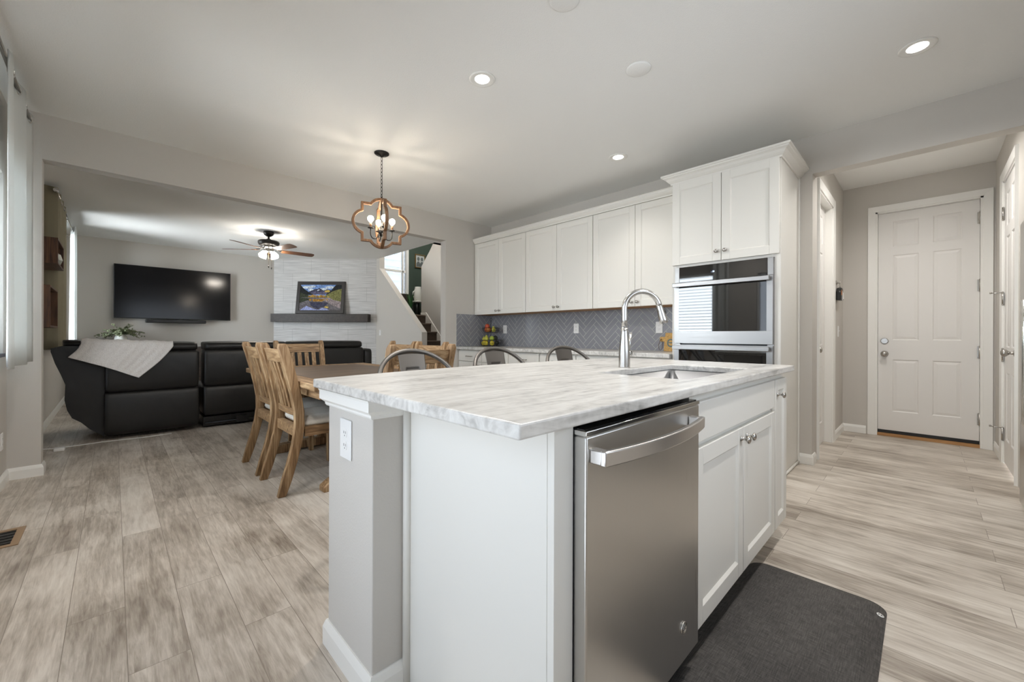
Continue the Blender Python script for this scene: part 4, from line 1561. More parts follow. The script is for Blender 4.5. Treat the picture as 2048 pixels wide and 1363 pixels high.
fruit('lemon', -0.100, -0.005, zl + 0.034, 0.032, 'yellow lemon at the front centre of the lower basket tier', sc=(1, 1.15, 1))
fruit('mango', -0.020, 0.095, zl + 0.040, 0.037, 'orange fruit behind the left lemon in the lower basket tier')
fruit('pear', -0.060, 0.030, zl + 0.098, 0.034, 'yellow-green pear standing on the lemons in the lower basket tier', True)
fruit('pear', -0.035, 0.115, zl + 0.092, 0.026, 'small pear leaning over the left rim of the lower basket tier', True)
fruit('lemon', -0.055, -0.085, zl + 0.036, 0.034, 'yellow lemon under the green apple in the lower basket tier')
fruit('green_apple', -0.045, -0.072, zl + 0.104, 0.036, 'yellow-green apple on top at the right of the lower basket tier')
fruit('avocado', 0.020, -0.105, zl + 0.038, 0.036, 'dark avocado at the right of the lower basket tier', sc=(1, 1, 1))
fruit('avocado', 0.010, -0.085, zl + 0.110, 0.036, 'dark avocado lying on the other one in the lower basket tier')
fruit('peach', -0.030, 0.062, zu + 0.036, 0.034, 'red peach at the left of the upper basket tier')
fruit('peach', -0.045, 0.030, zu + 0.085, 0.036, 'orange-red peach on top of the pile in the upper basket tier')
fruit('apple', 0.030, 0.060, zu + 0.037, 0.035, 'dark red apple at the back left of the upper basket tier')
fruit('mango', -0.065, -0.012, zu + 0.034, 0.032, 'yellow-orange fruit at the front of the upper basket tier', sc=(1, 1.3, 1))
fruit('pear', -0.010, -0.066, zu + 0.034, 0.032, 'yellow-green pear at the right of the upper basket tier', True)

# cutting board with letter
t = thing('cutting_board', 'bamboo cutting board with a striped letter leaning on the tiles beside the oven cabinet', 'cutting board', (4.12, 1.80, CT))
mB = facing('-X', (4.100, 1.968, CT + 0.002)) @ Matrix.Rotation(math.radians(-9), 4, 'X')
bo = [(0.055, 0), (0.33, 0), (0.33, 0.192), (0.062, 0.192), (0.060, 0.150), (0.012, 0.150), (0.004, 0.142), (0.004, 0.110), (0.012, 0.100), (0.055, 0.100)]
MB(mB).prism(bo, 'Y', 0.0, 0.016).build('board', M['bamboo'], t, bevel=0.002)
text_obj('letter', 'e', 0.19, plain('grey_green_print', srgb(104, 116, 112), 0.7), t, mB @ Matrix.Translation((0.122, -0.0002, 0.100)) @ Matrix.Rotation(PI / 2, 4, 'X'), 0.0004)
MB(mB).tube([(0.022, -0.003, 0.128), (0.010, -0.008, 0.10), (0.000, -0.010, 0.06), (0.012, -0.012, 0.012), (0.030, -0.012, 0.006), (0.042, -0.010, 0.03), (0.040, -0.006, 0.08), (0.024, -0.003, 0.127)], 0.0022, 7).build('leather_loop', M['walnut'], t)

# fridge (only its far front edge shows)
t = thing('refrigerator', 'stainless steel refrigerator with bar handles at the right edge beside the hall opening', 'refrigerator', (3.5, -0.78, 0))
B(3.06, 3.98, -1.13, -0.475, 0.02, 1.765).build('cabinet_body', M['black'], t)
for (a, b, hx) in ((3.06, 3.325, 3.285), (3.330, 3.98, 3.360)):
    d = B(a, b, -0.47, -0.41, 0.06, 1.765).build('door', M['steel_v'], t, bevel=0.004)
    MB().tube([(hx, -0.411, 1.27), (hx, -0.37, 1.27), (hx, -0.36, 1.26), (hx, -0.36, 0.62), (hx, -0.37, 0.61), (hx, -0.411, 0.61)], 0.010, 10).build('handle', M['chrome'], d)

# hall: key hook, switch
outlet(facing('-Y', (5.585, YH - 0.0005, 1.13)), 'white light switch on the hall wall beside the side door', 0.118, 0.075, 'light switch')
t = thing('hanging_pouch', 'small black pouch with white panels hanging from a hook in the hall', 'pouch', (5.47, YH, 1.50))
m = facing('-Y', (5.47, YH - 0.001, 1.50))
MB(m).prism([(-0.10, -0.05), (0.09, -0.045), (0.115, -0.02), (0.075, 0.055), (0.03, 0.085), (-0.05, 0.085), (-0.10, 0.04)], 'Y', -0.05, -0.008).build('pouch_body', M['black'], t, bevel=0.01)
g = MB(m)
g.prism([(-0.012, -0.048), (0.006, -0.047), (0.012, 0.05), (-0.004, 0.05)], 'Y', -0.0525, -0.0505)
g.prism([(0.035, -0.032), (0.09, -0.025), (0.060, 0.04), (0.03, 0.035)], 'Y', -0.0525, -0.0505)
g.build('white_panel', M['white'], t)
MB(m).prism([(-0.085, 0.005), (-0.04, 0.005), (-0.04, 0.06), (-0.085, 0.05)], 'Y', -0.0525, -0.0505).build('orange_panel', fm['mango'], t)
k = MB(m)
k.box(-0.06, 0.04, -0.008, 0, 0.13, 0.16)
k.tube([(-0.01, -0.006, 0.14), (-0.01, -0.03, 0.135), (-0.01, -0.035, 0.15)], 0.004, 8)
k.tube([(-0.03, -0.03, 0.085), (-0.01, -0.030, 0.137), (0.01, -0.03, 0.085)], 0.002, 6)
k.build('hook', M['nickel'], t)

# ------------------------------------------------------------------ dining table
TX0, TX1, TY_0, TY_1 = 0.90, 2.05, 2.685, 4.52
t = thing('dining_table', 'rustic brown wooden dining table with a plank top and trestle base', 'table', (1.475, 3.60, 0))
tp = MB()
tp.box(TX0 + 0.13, TX1 - 0.13, TY_0 + 0.14, TY_1 - 0.14, 0.715, 0.755)
tp.build('tabletop', M['tabletop'], t, bevel=0.003)
bb = MB()
bb.box(TX0, TX0 + 0.128, TY_0, TY_1, 0.715, 0.7555).box(TX1 - 0.128, TX1, TY_0, TY_1, 0.715, 0.7555)
bb.box(TX0 + 0.13, TX1 - 0.13, TY_0, TY_0 + 0.138, 0.715, 0.7555).box(TX0 + 0.13, TX1 - 0.13, TY_1 - 0.138, TY_1, 0.715, 0.7555)
bb.build('edge_boards', M['oakh'], t, bevel=0.004)
ap = MB()
ap.box(TX0 + 0.055, TX0 + 0.085, TY_0 + 0.065, TY_1 - 0.065, 0.648, 0.7145).box(TX1 - 0.085, TX1 - 0.055, TY_0 + 0.065, TY_1 - 0.065, 0.648, 0.7145)
ap.box(TX0 + 0.085, TX1 - 0.085, TY_0 + 0.065, TY_0 + 0.095, 0.648, 0.7145).box(TX0 + 0.085, TX1 - 0.085, TY_1 - 0.095, TY_1 - 0.065, 0.648, 0.7145)
ap.build('apron', M['oakh'], t, bevel=0.004)
for y in (2.895, 4.125):
    l = MB()
    l.box(1.425, 1.525, y - 0.05, y + 0.05, 0.085, 0.62)
    l.box(1.12, 1.83, y - 0.05, y + 0.05, 0.62, 0.714)
    l.prism([(1.02, 0.0), (1.14, 0.0), (1.16, 0.015), (1.79, 0.015), (1.81, 0.0), (1.93, 0.0), (1.93, 0.035), (1.87, 0.075), (1.60, 0.085), (1.35, 0.085), (1.08, 0.075), (1.02, 0.035)], 'Y', y - 0.045, y + 0.045)
    for sx in (-1, 1):
        l.prism([(1.475 + sx * 0.05, 0.30), (1.475 + sx * 0.05, 0.40), (1.475 + sx * 0.24, 0.62), (1.475 + sx * 0.32, 0.62)][::sx], 'Y', y - 0.03, y + 0.03)
    l.build('leg', M['oak'], t, bevel=0.005)
B(1.445, 1.505, 2.946, 4.074, 0.17, 0.28).build('stretcher', M['oakh'], t, bevel=0.004)
br = MB()
for sy in (-1, 1):
    yc = 3.51
    br.tube([(1.475, yc + sy * 0.05, 0.283), (1.475, yc + sy * 0.42, 0.710)], 0.010, 8)
br.build('brace_rod', M['gun'], t)

# ------------------------------------------------------------------ dining chair (faces +X, back feet at x=0)
prof = [(0.0, 0.0), (0.030, 0.10), (0.064, 0.22), (0.093, 0.34), (0.108, 0.45), (0.106, 0.55), (0.088, 0.66), (0.060, 0.78), (0.030, 0.90), (0.006, 0.985), (0.0, 1.012)]


def cx_(z):
    for (xa, za), (xb, zb) in zip(prof, prof[1:]):
        if z <= zb:
            return xa + (xb - xa) * (z - za) / (zb - za)
    return prof[-1][0]


def make_chair(label):
    t = thing('dining_chair', label, 'chair', (0, 0, 0), 'wooden dining chairs')
    for s in (-1, 1):
        y = s * 0.225
        p = MB()
        loops = []
        for k in range(len(prof)):
            x, z = prof[k]
            d = 0.030 if k not in (0, len(prof) - 1) else (0.024 if k == 0 else 0.020)
            d = d * (1.0 - 0.0 * z)
            hw = 0.021 if k < len(prof) - 1 else 0.016
            loops.append([(x - d, y - hw, z), (x + d, y - hw, z), (x + d, y + hw, z), (x - d, y + hw, z)])
        p.loft(loops, smooth=False)
        p.build('leg', M['oak'], t, bevel=0.004)
        q = MB()
        q.prism([(0.505, 0), (0.540, 0), (0.548, 0.37), (0.500, 0.37)], 'Y', y - 0.022, y + 0.022)
        q.build('leg', M['oak'], t, bevel=0.004)

    def curved(z0, z1, bow, th, name, y=0.204, off=0.0):
        c = MB()
        n = 8
        loops = []
        for k in range(n + 1):
            yy = -y + 2 * y * k / n
            b = -bow * (1 - (yy / y) ** 2)
            loops.append([(cx_(z0) + off + b - th, yy, z0), (cx_(z0) + off + b + th, yy, z0), (cx_(z1) + off + b + th, yy, z1), (cx_(z1) + off + b - th, yy, z1)])
        c.loft(loops, smooth=False)
        return c.build(name, M['oakh'], t, bevel=0.003)
    curved(0.885, 0.975, 0.022, 0.013, 'crest_rail')
    curved(0.515, 0.560, 0.010, 0.013, 'lower_rail')
    for k in range(5):
        y = (k - 2) * 0.070
        s = MB()
        loops = []
        for z in [0.562 + (0.884 - 0.562) * q / 8 for q in range(9)]:
            f = (z - 0.56) / 0.325
            b = -(0.010 + 0.012 * f) * (1 - (y / 0.204) ** 2)
            x = cx_(z) + b
            loops.append([(x - 0.007, y - 0.020, z), (x + 0.007, y - 0.020, z), (x + 0.007, y + 0.020, z), (x - 0.007, y + 0.020, z)])
        s.loft(loops, smooth=False)
        s.build('slat', M['oak'], t, bevel=0.002)
    a = MB()
    a.box(0.141, 0.500, -0.236, -0.214, 0.375, 0.445).box(0.141, 0.500, 0.214, 0.236, 0.375, 0.445)
    a.box(0.086, 0.128, -0.204, 0.204, 0.375, 0.445)
    a.box(0.50, 0.548, -0.246, 0.246, 0.371, 0.445)
    a.build('seat_frame', M['oakx'], t, bevel=0.003)
    cu = MB()
    lps = []
    for g, z in ((0.006, 0.446), (0.0, 0.462), (0.004, 0.482), (0.028, 0.497), (0.08, 0.505)):
        lps.append([(p_[0], p_[1], z) for p_ in rrect(0.415 - 2 * g, 0.462 - 2 * g, 0.03, 4, 0.345, 0)])
    cu.loft(lps)
    cu.build('cushion', M['cushion'], t)
    return t


ch = make_chair('wooden dining chair at the near left of the table, its back towards the sofa side')
ch['label'] = 'slatted wooden dining chair on the left side of the table, nearest the island'
ch.location = (0.795, 3.205, 0)
for x, y, rz, lb in ((0.795, 3.785, 0, 'slatted wooden dining chair on the left side of the table, farther from the island'),
                     (2.155, 3.270, PI, 'slatted wooden dining chair on the stair side of the table, nearer the bar stools'),
                     (2.155, 3.800, PI, 'slatted wooden dining chair on the stair side of the table, nearer the sofa'),
                     (1.440, 4.77, -PI / 2, 'slatted wooden dining chair at the table end in front of the sofa'),
                     (1.44, 2.285, PI / 2, 'slatted wooden dining chair at the table end behind the first bar stool')):
    copy_thing(ch, (x, y, 0), rz, lb)


# ------------------------------------------------------------------ metal bar stools (face -Y)
def make_stool(label):
    t = thing('bar_stool', label, 'stool', (0, 0, 0), 'metal bar stools')
    s = MB()
    lps = []
    for g, z in ((0.006, 0.607), (0.0, 0.612), (0.0, 0.628), (0.010, 0.640), (0.03, 0.642), (0.10, 0.636)):
        lps.append([(p[0], p[1], z) for p in rrect(0.32 - 2 * g, 0.32 - 2 * g, 0.06 - min(g, 0.03), 5)])
    s.loft(lps)
    s.build('seat', M['gun'], t)
    for sx in (-1, 1):
        for sy in (-1, 1):
            l = MB()
            ta, tb = 0.030, 0.018
            a, b = (sx * 0.130, sy * 0.130), (sx * 0.205, sy * 0.205)
            loops = []
            for (c, w, z) in ((b, tb, 0.0), (a, ta, 0.6065)):
                loops.append([(c[0] - w, c[1] - w * 0.8, z), (c[0] + w, c[1] - w * 0.8, z), (c[0] + w, c[1] + w * 0.8, z), (c[0] - w, c[1] + w * 0.8, z)])
            l.loft(loops, smooth=False)
            l.build('leg', M['gun'], t, bevel=0.006)
    f = MB()
    z = 0.22
    q = 0.205 - 0.075 * z / 0.6065 - 0.006
    for a, b in (((-q, -q), (q, -q)), ((q, -q), (q, q)), ((q, q), (-q, q)), ((-q, q), (-q, -q))):
        f.tube([(a[0], a[1], z), (b[0], b[1], z)], 0.008, 8)
    f.build('foot_rail', M['gun'], t)
    hp = MB()
    pts = []
    n = 28
    for k in range(n + 1):
        a = PI * k / n
        x = 0.235 * math.cos(a)
        sn = math.sin(a)
        z = 0.79 + 0.195 * sn ** 0.85
        y = 0.10 + 0.145 * sn ** 0.8
        pts.append((x, y, z))
    legp = [(0.152, 0.02, 0.616), (0.180, 0.035, 0.66), (0.215, 0.07, 0.73)]
    pts = legp + pts + [(-p[0], p[1], p[2]) for p in legp[::-1]]
    hp.tube(pts, 0.0125, 12)
    hp.build('back_hoop', M['gun'], t)
    sp = MB()
    def P(u, v):
        w = 0.083 - 0.016 * (1 - v)
        x = (u * 2 - 1) * w
        z = 0.628 + v * (0.972 - 0.628 - 0.006 * (2 * u - 1) ** 2)
        y = 0.150 + 0.083 * v ** 1.2 + 0.006 * (1 - (2 * u - 1) ** 2)
        y -= 0.0 
        # embossed outline
        du, dv = abs(u - 0.5), abs(v - 0.40)
        e = max(du / 0.27, dv / 0.37)
        if 0.88 < e < 1.0:
            y += 0.006
        return (x, y, z)
    sp.grid(P, 36, 44)
    sp.build('back_splat', M['gun'], t, solid=0.0016)
    return t


s0 = make_stool('low-backed metal bar stool at the island, first from the pony wall end')
s0.location = (1.175, 1.755, 0)
copy_thing(s0, (1.790, 1.755, 0), 0, 'low-backed metal bar stool at the island, in the middle of the three')
copy_thing(s0, (2.40, 1.69, 0), math.radians(-8), 'low-backed metal bar stool at the island, closest to the tap')

# ------------------------------------------------------------------ lantern pendant
PX, PY, PZ = 1.756, 3.503, 2.095
t = thing('lantern_pendant', 'quatrefoil wooden lantern pendant with four lit bulbs above the dining table', 'pendant light', (PX, PY, PZ))
MB().lathe([(0, H - 0.0005), (0.066, H - 0.0005), (0.066, H - 0.008), (0.055, H - 0.016), (0.022, H - 0.022), (0.016, H - 0.030), (0.008, H - 0.038), (0, H - 0.038)], (PX, PY, 0), 'Z', 32).build('ceiling_canopy', M['bronze'], t)
chn = MB()
z = H - 0.036
k = 0
while z > PZ + 0.262:
    a = k % 2 * PI / 2 + 0.3
    pts = []
    for q in range(14):
        w = 2 * PI * q / 14
        r = 0.0085 * math.cos(w)
        pts.append((PX + r * math.cos(a), PY + r * math.sin(a), z - 0.019 + 0.0205 * math.sin(w)))
    chn.tube(pts, 0.0022, 6, closed=True)
    z -= 0.0345
    k += 1
chn.build('chain', M['bronze'], t)


def arc(c, r, a0, a1, n):
    return [(c[0] + r * math.cos(math.radians(a0 + (a1 - a0) * k / n)), c[1] + r * math.sin(math.radians(a0 + (a1 - a0) * k / n))) for k in range(n + 1)]


S_ = 0.2575 / 308
ol = []
# lobes: right, top, left, bottom with square notches between them
quad = [(214, 225)]
right = arc((164, 0), 144, -69.5, 69.5, 16)
top = arc((0, 142), 143, 33, 147, 16)
leftl = arc((-164, 0), 144, 110.5, 249.5, 16)
bot = arc((0, -142), 143, 213, 327, 16)
ol = right + [(214, 220)] + top + [(-214, 220)] + leftl + [(-214, -220)] + bot + [(214, -220)]
ol = [(p[0] * S_, p[1] * S_ * 0.97) for p in ol]
inn_ = offset_poly(ol, 0.022)
for a in (-16.5, 73.5):
    mm_ = Matrix.Translation((PX, PY, PZ)) @ Matrix.Rotation(math.radians(a), 4, 'Z')
    r = MB(mm_)
    th = 0.014 if a < 0 else 0.0135
    r.ring(ol, inn_, 'Y', -th, th)
    r.build('frame', M['lampwood'], t, bevel=0.0015)
hub = MB()
hub.lathe([(0, -0.120), (0.016, -0.116), (0.018, -0.095), (0.026, -0.090), (0.026, -0.052), (0.010, -0.045), (0.007, -0.03), (0.007, 0.246), (0.0, 0.246)], (PX, PY, PZ), 'Z', 20)
hub.build('centre_column', M['bronze'], t)
for k in range(4):
    a = math.radians(-12 + 90 * k)
    dx, dy = math.cos(a), math.sin(a)
    R_ = 0.097
    arm = MB()
    pts = [(PX + dx * 0.02, PY + dy * 0.02, PZ - 0.085)]
    for q in range(9):
        w = PI + PI * q / 8
        rr_ = (R_ - 0.03) / 2
        pts.append((PX + dx * (0.03 + rr_ + rr_ * math.cos(w)), PY + dy * (0.03 + rr_ + rr_ * math.cos(w)), PZ - 0.105 + 0.042 * math.sin(w)))
    pts.append((PX + dx * R_, PY + dy * R_, PZ - 0.052))
    arm.tube(pts, 0.0045, 8)
    arm.lathe([(0.0, 0), (0.024, 0.001), (0.026, 0.006), (0.024, 0.008), (0, 0.008)], (PX + dx * R_, PY + dy * R_, PZ - 0.056), 'Z', 18)
    am = arm.build('arm', M['bronze'], t)
    MB().cyl((PX + dx * R_, PY + dy * R_, PZ - 0.048), (PX + dx * R_, PY + dy * R_, PZ - 0.002), 0.0105, seg=14).build('candle_sleeve', M['lampwood'], am)
    MB().lathe([(0, -0.001), (0.010, 0.0), (0.011, 0.005), (0.020, 0.013), (0.0255, 0.025), (0.0265, 0.033), (0.0245, 0.044), (0.018, 0.053), (0.008, 0.0585), (0, 0.0595)], (PX + dx * R_, PY + dy * R_, PZ - 0.001), 'Z', 18).build('bulb', M['bulb'], am)

# ------------------------------------------------------------------ sofa
SY = 5.75
t = thing('sectional_sofa', 'large black leather reclining sectional sofa seen from behind', 'sofa', (1.2, 6.2, 0))


def cushion_loft(x0, x1, secs, r=0.05, bulge=0.012):
    """Padded block between x0 and x1; secs = (y_back, y_front, z) going up."""
    mb = MB()
    lps = []
    for yb, yf, z in secs:
        w, d = x1 - x0, yf - yb
        lps.append([(p[0], p[1], z) for p in rrect(w, d, min(r, d / 2.1, w / 2.1), 4, (x0 + x1) / 2, (yb + yf) / 2)])
    mb.loft(lps)
    return mb


mods = [(-0.065, 0.700, 'end_section'), (0.735, 1.615, 'middle_section'), (1.650, 2.625, 'wide_section')]
for k, (a, b, nm) in enumerate(mods):
    lo = cushion_loft(a, b, [(SY + 0.03, SY + 0.30, 0.13 if k else 0.035), (SY - 0.004, SY + 0.32, 0.16 if k else 0.06), (SY - 0.012, SY + 0.33, 0.30), (SY, SY + 0.33, 0.44), (SY + 0.012, SY + 0.32, 0.475), (SY + 0.03, SY + 0.3, 0.48)], 0.03)
    sec = lo.build('back_skirt', M['leather'], t, sub=1)
    up = cushion_loft(a + 0.004, b - 0.004, [(SY + 0.03, SY + 0.27, 0.462), (SY + 0.004, SY + 0.28, 0.50), (SY - 0.004, SY + 0.28, 0.65), (SY - 0.002, SY + 0.28, 0.80), (SY + 0.006, SY + 0.27, 0.885), (SY + 0.025, SY + 0.26, 0.905)], 0.03)
    up.build('back_panel', M['leather'], t, sub=1)
    hd = cushion_loft(a + 0.012, b - 0.012, [(SY + 0.05, SY + 0.36, 0.885), (SY + 0.012, SY + 0.40, 0.91), (SY + 0.008, SY + 0.41, 0.945), (SY + 0.03, SY + 0.40, 0.98), (SY + 0.09, SY + 0.34, 0.995)], 0.06)
    hd.build('headrest_roll', M['leather'], t, sub=1)
    st = cushion_loft(a, b, [(SY + 0.29, SY + 0.98, 0.12), (SY + 0.28, SY + 1.0, 0.20), (SY + 0.28, SY + 1.02, 0.40), (SY + 0.29, SY + 1.0, 0.46), (SY + 0.32, SY + 0.95, 0.475)], 0.06)
    st.build('seat_cushion', M['leather'], t, sub=1)
b_ = MB().box(0.74, 2.62, SY + 0.05, SY + 0.95, 0.02, 0.125)
b_.tube([(0.75, SY + 0.03, 0.055), (2.60, SY + 0.03, 0.055)], 0.012, 10)
b_.box(1.05, 1.16, SY + 0.005, SY + 0.05, 0.03, 0.105)
b_.build('recliner_base', M['black'], t)
# flared end piece at the left
ep = [(-0.060, 0.03), (-0.100, 0.07), (-0.165, 0.125), (-0.225, 0.20), (-0.285, 0.25), (-0.318, 0.33), (-0.335, 0.43), (-0.332, 0.52), (-0.330, 0.58), (-0.360, 0.68), (-0.398, 0.79), (-0.425, 0.90), (-0.425, 0.935), (-0.35, 0.955), (-0.06, 0.955)]
e = MB()
lps = []
for y, g in ((SY + 0.10, 0.05), (SY + 0.085, 0.0), (SY + 0.30, 0.0), (SY + 0.50, 0.0), (SY + 0.95, 0.0), (SY + 0.99, 0.03)):
    pts = offset_poly(ep[::-1], -g if False else g) if g else ep[::-1]
    lps.append([(p[0], y, p[1]) for p in pts])
lps = lps[1:]
e.loft(lps, smooth=False)
e.build('end_wing', M['leather'], t, bevel=0.02, seg=3)
hd = cushion_loft(-0.36, -0.055, [(SY + 0.13, SY + 0.50, 0.94), (SY + 0.10, SY + 0.52, 0.965), (SY + 0.11, SY + 0.52, 0.995), (SY + 0.15, SY + 0.48, 1.012), (SY + 0.2, SY + 0.42, 1.016)], 0.1)
hd.build('wing_headrest', M['leather'], t, sub=1)
ar = cushion_loft(2.632, 2.765, [(SY + 0.06, SY + 0.95, 0.04), (SY + 0.02, SY + 0.98, 0.10), (SY + 0.02, SY + 0.98, 0.70), (SY + 0.02, SY + 0.95, 0.83), (SY + 0.05, SY + 0.9, 0.865), (SY + 0.1, SY + 0.85, 0.875)], 0.05)
ar.build('arm', M['leather'], t, sub=1)

# throw blanket over the sofa back
def bl(u, v):
    # over the top of the back (v < 0.42), then hanging down as a slanted corner
    xt = -0.225 + 0.69 * u
    zt = 1.022 - 0.030 * u + 0.003 * math.sin(u * 19)
    yb = SY - 0.034 + 0.085 * max(0.0, 0.30 - u) / 0.30
    rib = 0.0045 * abs(math.sin(u * 9.5 * PI)) ** 3
    if v < 0.34:
        q = v / 0.34
        return (xt, yb + 0.36 - 0.30 * q, zt - 0.030 * (1 - q) ** 2 + rib)
    if v < 0.46:
        q = (v - 0.34) / 0.12
        return (xt, yb + 0.06 - 0.06 * math.sin(q * PI / 2) - rib * q, zt - 0.045 * (1 - math.cos(q * PI / 2)) + rib * (1 - q))
    q = (v - 0.46) / 0.54
    zl = 0.845 - 0.222 * u ** 1.05
    xb = -0.300 + 0.50 * u
    z0_ = zt - 0.045
    sag = 0.012 * math.sin(q * PI) * math.sin(u * 13 + 1.0)
    return (xt + (xb - xt) * q ** 1.15 + 0.010 * math.sin(q * 5 + u * 6) * q, yb - rib - sag * 0.6 - 0.006 * q, z0_ + (zl - z0_) * q)


bm_ = MB().grid(bl, 60, 50)
bo = bm_.build('throw_blanket', M['blanket'], None, solid=0.010)
tag(bo, 'cream ribbed throw blanket draped over the left end of the sofa back', 'blanket')

# cord and plug on the floor by the sofa
t = thing('power_cord', 'thin pale power cord with a white adapter lying along the foot of the sofa', 'cord', (-0.3, 5.6, 0))
MB().tube([(-0.533, 5.72, 0.34), (-0.530, 5.72, 0.12), (-0.50, 5.70, 0.015), (-0.40, 5.68, 0.006), (-0.22, 5.69, 0.006), (-0.08, 5.705, 0.006), (0.20, 5.67, 0.006), (0.45, 5.69, 0.006)], 0.004, 8).build('cable', M['outlet'], t)
B(-0.385, -0.315, 5.53, 5.60, 0.001, 0.032).build('adapter', M['white'], t, bevel=0.006)
outlet(facing('+X', (XL + 0.0005, 4.50, 0.32)), 'white outlet on the left wall under the kitchen curtain', 0.118, 0.075)

# ------------------------------------------------------------------ television wall
t = thing('television', 'large black flat-screen television mounted on the living room wall', 'television', (0.854, 9.95, 1.36))
B(0.004, 1.704, 9.925, 9.955, 1.360, 2.315).build('casing', M['black'], t, bevel=0.004)
B(0.014, 1.694, 9.9235, 9.9255, 1.374, 2.305).build('screen', M['screen'], t)
B(0.55, 1.15, 9.9555, 10.019, 1.55, 2.05).build('wall_bracket', M['black'], t)
t = thing('soundbar', 'slim black soundbar mounted under the television', 'soundbar', (0.86, 9.93, 1.28))
B(0.415, 1.30, 9.87, 9.96, 1.288, 1.350).build('soundbar_body', M['black'], t, bevel=0.012)
B(0.80, 0.90, 9.9605, 10.019, 1.30, 1.34).build('bracket', M['black'], t)

# media console carrying the plant (hidden low behind the sofa)
t = thing('media_console', 'low dark console under the television, hidden behind the sofa', 'console', (0.6, 9.75, 0))
B(-0.20, 1.90, 9.52, 9.98, 0.10, 0.845).build('console_body', M['mantel'], t, bevel=0.004)
for x in (-0.15, 1.80):
    for y in (9.55, 9.91):
        B(x, x + 0.05, y, y + 0.04, 0, 0.0995).build('leg', M['mantel'], t)
VX, VY = 0.095, 9.70
t = thing('potted_greenery', 'sage green foliage in a white vase below the television corner', 'plant', (VX, VY, 0.846))
MB().lathe([(0, 0.0), (0.065, 0.0), (0.082, 0.03), (0.088, 0.12), (0.080, 0.18), (0.060, 0.215), (0.052, 0.225), (0.047, 0.222), (0.047, 0.19), (0, 0.19)], (VX, VY, 0.8465), 'Z', 28).build('vase', M['ceramic'], t)
fo = MB()
st = MB()
rnd = random.Random(4)
for k in range(46):
    a = rnd.uniform(0, 2 * PI)
    el = rnd.uniform(0.05, 1.25)
    L_ = rnd.uniform(0.16, 0.31)
    d = Vector((math.cos(a) * math.cos(el) * 1.15, math.sin(a) * math.cos(el) * 0.8, math.sin(el) * 0.75))
    o = Vector((VX, VY, 1.065))
    tip = o + d * L_ + Vector((0, 0, -0.06 * math.cos(el)))
    mid = o + d * L_ * 0.5 + Vector((0, 0, 0.015))
    st.tube([o - Vector((0, 0, 0.05)), o + d * 0.03, mid, tip], 0.0015, 4)
    for q in range(24):
        s = 0.2 + 0.8 * q / 23
        c = mid.lerp(tip, (s - 0.5) * 2) if s > 0.5 else o.lerp(mid, s * 2)
        w = Vector((rnd.uniform(-1, 1), rnd.uniform(-1, 1), rnd.uniform(-0.4, 0.8))).normalized()
        x = w.cross(d).normalized() * 0.014
        ln = w * rnd.uniform(0.026, 0.044)
        fo.f([fo.v(c), fo.v(c + ln * 0.5 + x), fo.v(c + ln), fo.v(c + ln * 0.5 - x)])
fo.build('foliage', M['leaf'], t, recalc=False)
st.build('stems', M['leaf'], t)

# ------------------------------------------------------------------ fireplace wall: mantel and picture
def dg(s, d, z):
    """Point on the diagonal wall: s metres along from its left end, d metres out from it."""
    p = fa + fd * s + fn * d
    return (p.x, p.y, z)


dm = Matrix((( fd.x, -fn.x, 0, fa.x), (fd.y, -fn.y, 0, fa.y), (0, 0, 1, 0), (0, 0, 0, 1)))   # local x along, front -y
tag(B(0.03, 2.125, -0.175, -0.001, 1.357, 1.532, m=dm).build('mantel_shelf', M['mantel'], None, bevel=0.004), 'thick dark brown beam mantel shelf on the pale tiled wall', 'mantel')
t = thing('landscape_picture', 'framed mountain lake photograph leaning on the mantel shelf', 'picture', dg(1.06, 0.1, 1.533))
pm = dm @ Matrix.Translation((0.535, -0.135, 1.540)) @ Matrix.Rotation(math.radians(-9), 4, 'X')
PW, PH = 1.045, 0.715
fw = 0.072
g = MB(pm)
g.ring([(0, 0), (PW, 0), (PW, PH), (0, PH)], [(fw, fw), (PW - fw, fw), (PW - fw, PH - fw), (fw, PH - fw)], 'Y', 0.0, 0.032)
g.build('frame', plain('black_brown_frame', srgb(44, 38, 35), 0.45), t, bevel=0.004)
B(fw - 0.004, PW - fw + 0.004, 0.012, 0.030, fw - 0.004, PH - fw + 0.004, m=pm).build('backing', M['black'], t)
art = MB(pm)
cols = [srgb(118, 150, 205), srgb(206, 216, 230), srgb(62, 62, 82), srgb(92, 88, 112), srgb(56, 62, 46), srgb(196, 150, 72), srgb(118, 118, 72), srgb(104, 100, 104), srgb(150, 160, 205), srgb(150, 138, 140), srgb(214, 186, 96), srgb(36, 38, 40)]
mats = [fabric('picture_tone_%s' % n_, tuple(q * 0.62 for q in c[:3]) + (1,), tuple(min(1, q * 1.35) for q in c[:3]) + (1,), 34, 0.5, 0.0) for n_, c in zip(('sky', 'cloud', 'peak', 'slope', 'pine', 'aspen', 'meadow', 'lake', 'mirror_sky', 'shore', 'gold', 'shadow'), cols)]
aw, ah = PW - 2 * fw, PH - 2 * fw


def shape(idx, pts, lay):
    art.mi = idx
    vs = [art.v((fw + p[0] * aw, 0.0115 - lay * 0.0002, fw + p[1] * ah)) for p in pts]
    if len(vs) <= 4:
        art.f(vs)
    else:
        f_k = art.f(vs)
        if f_k:
            bmesh.ops.triangulate(art.bm, faces=[f_k])


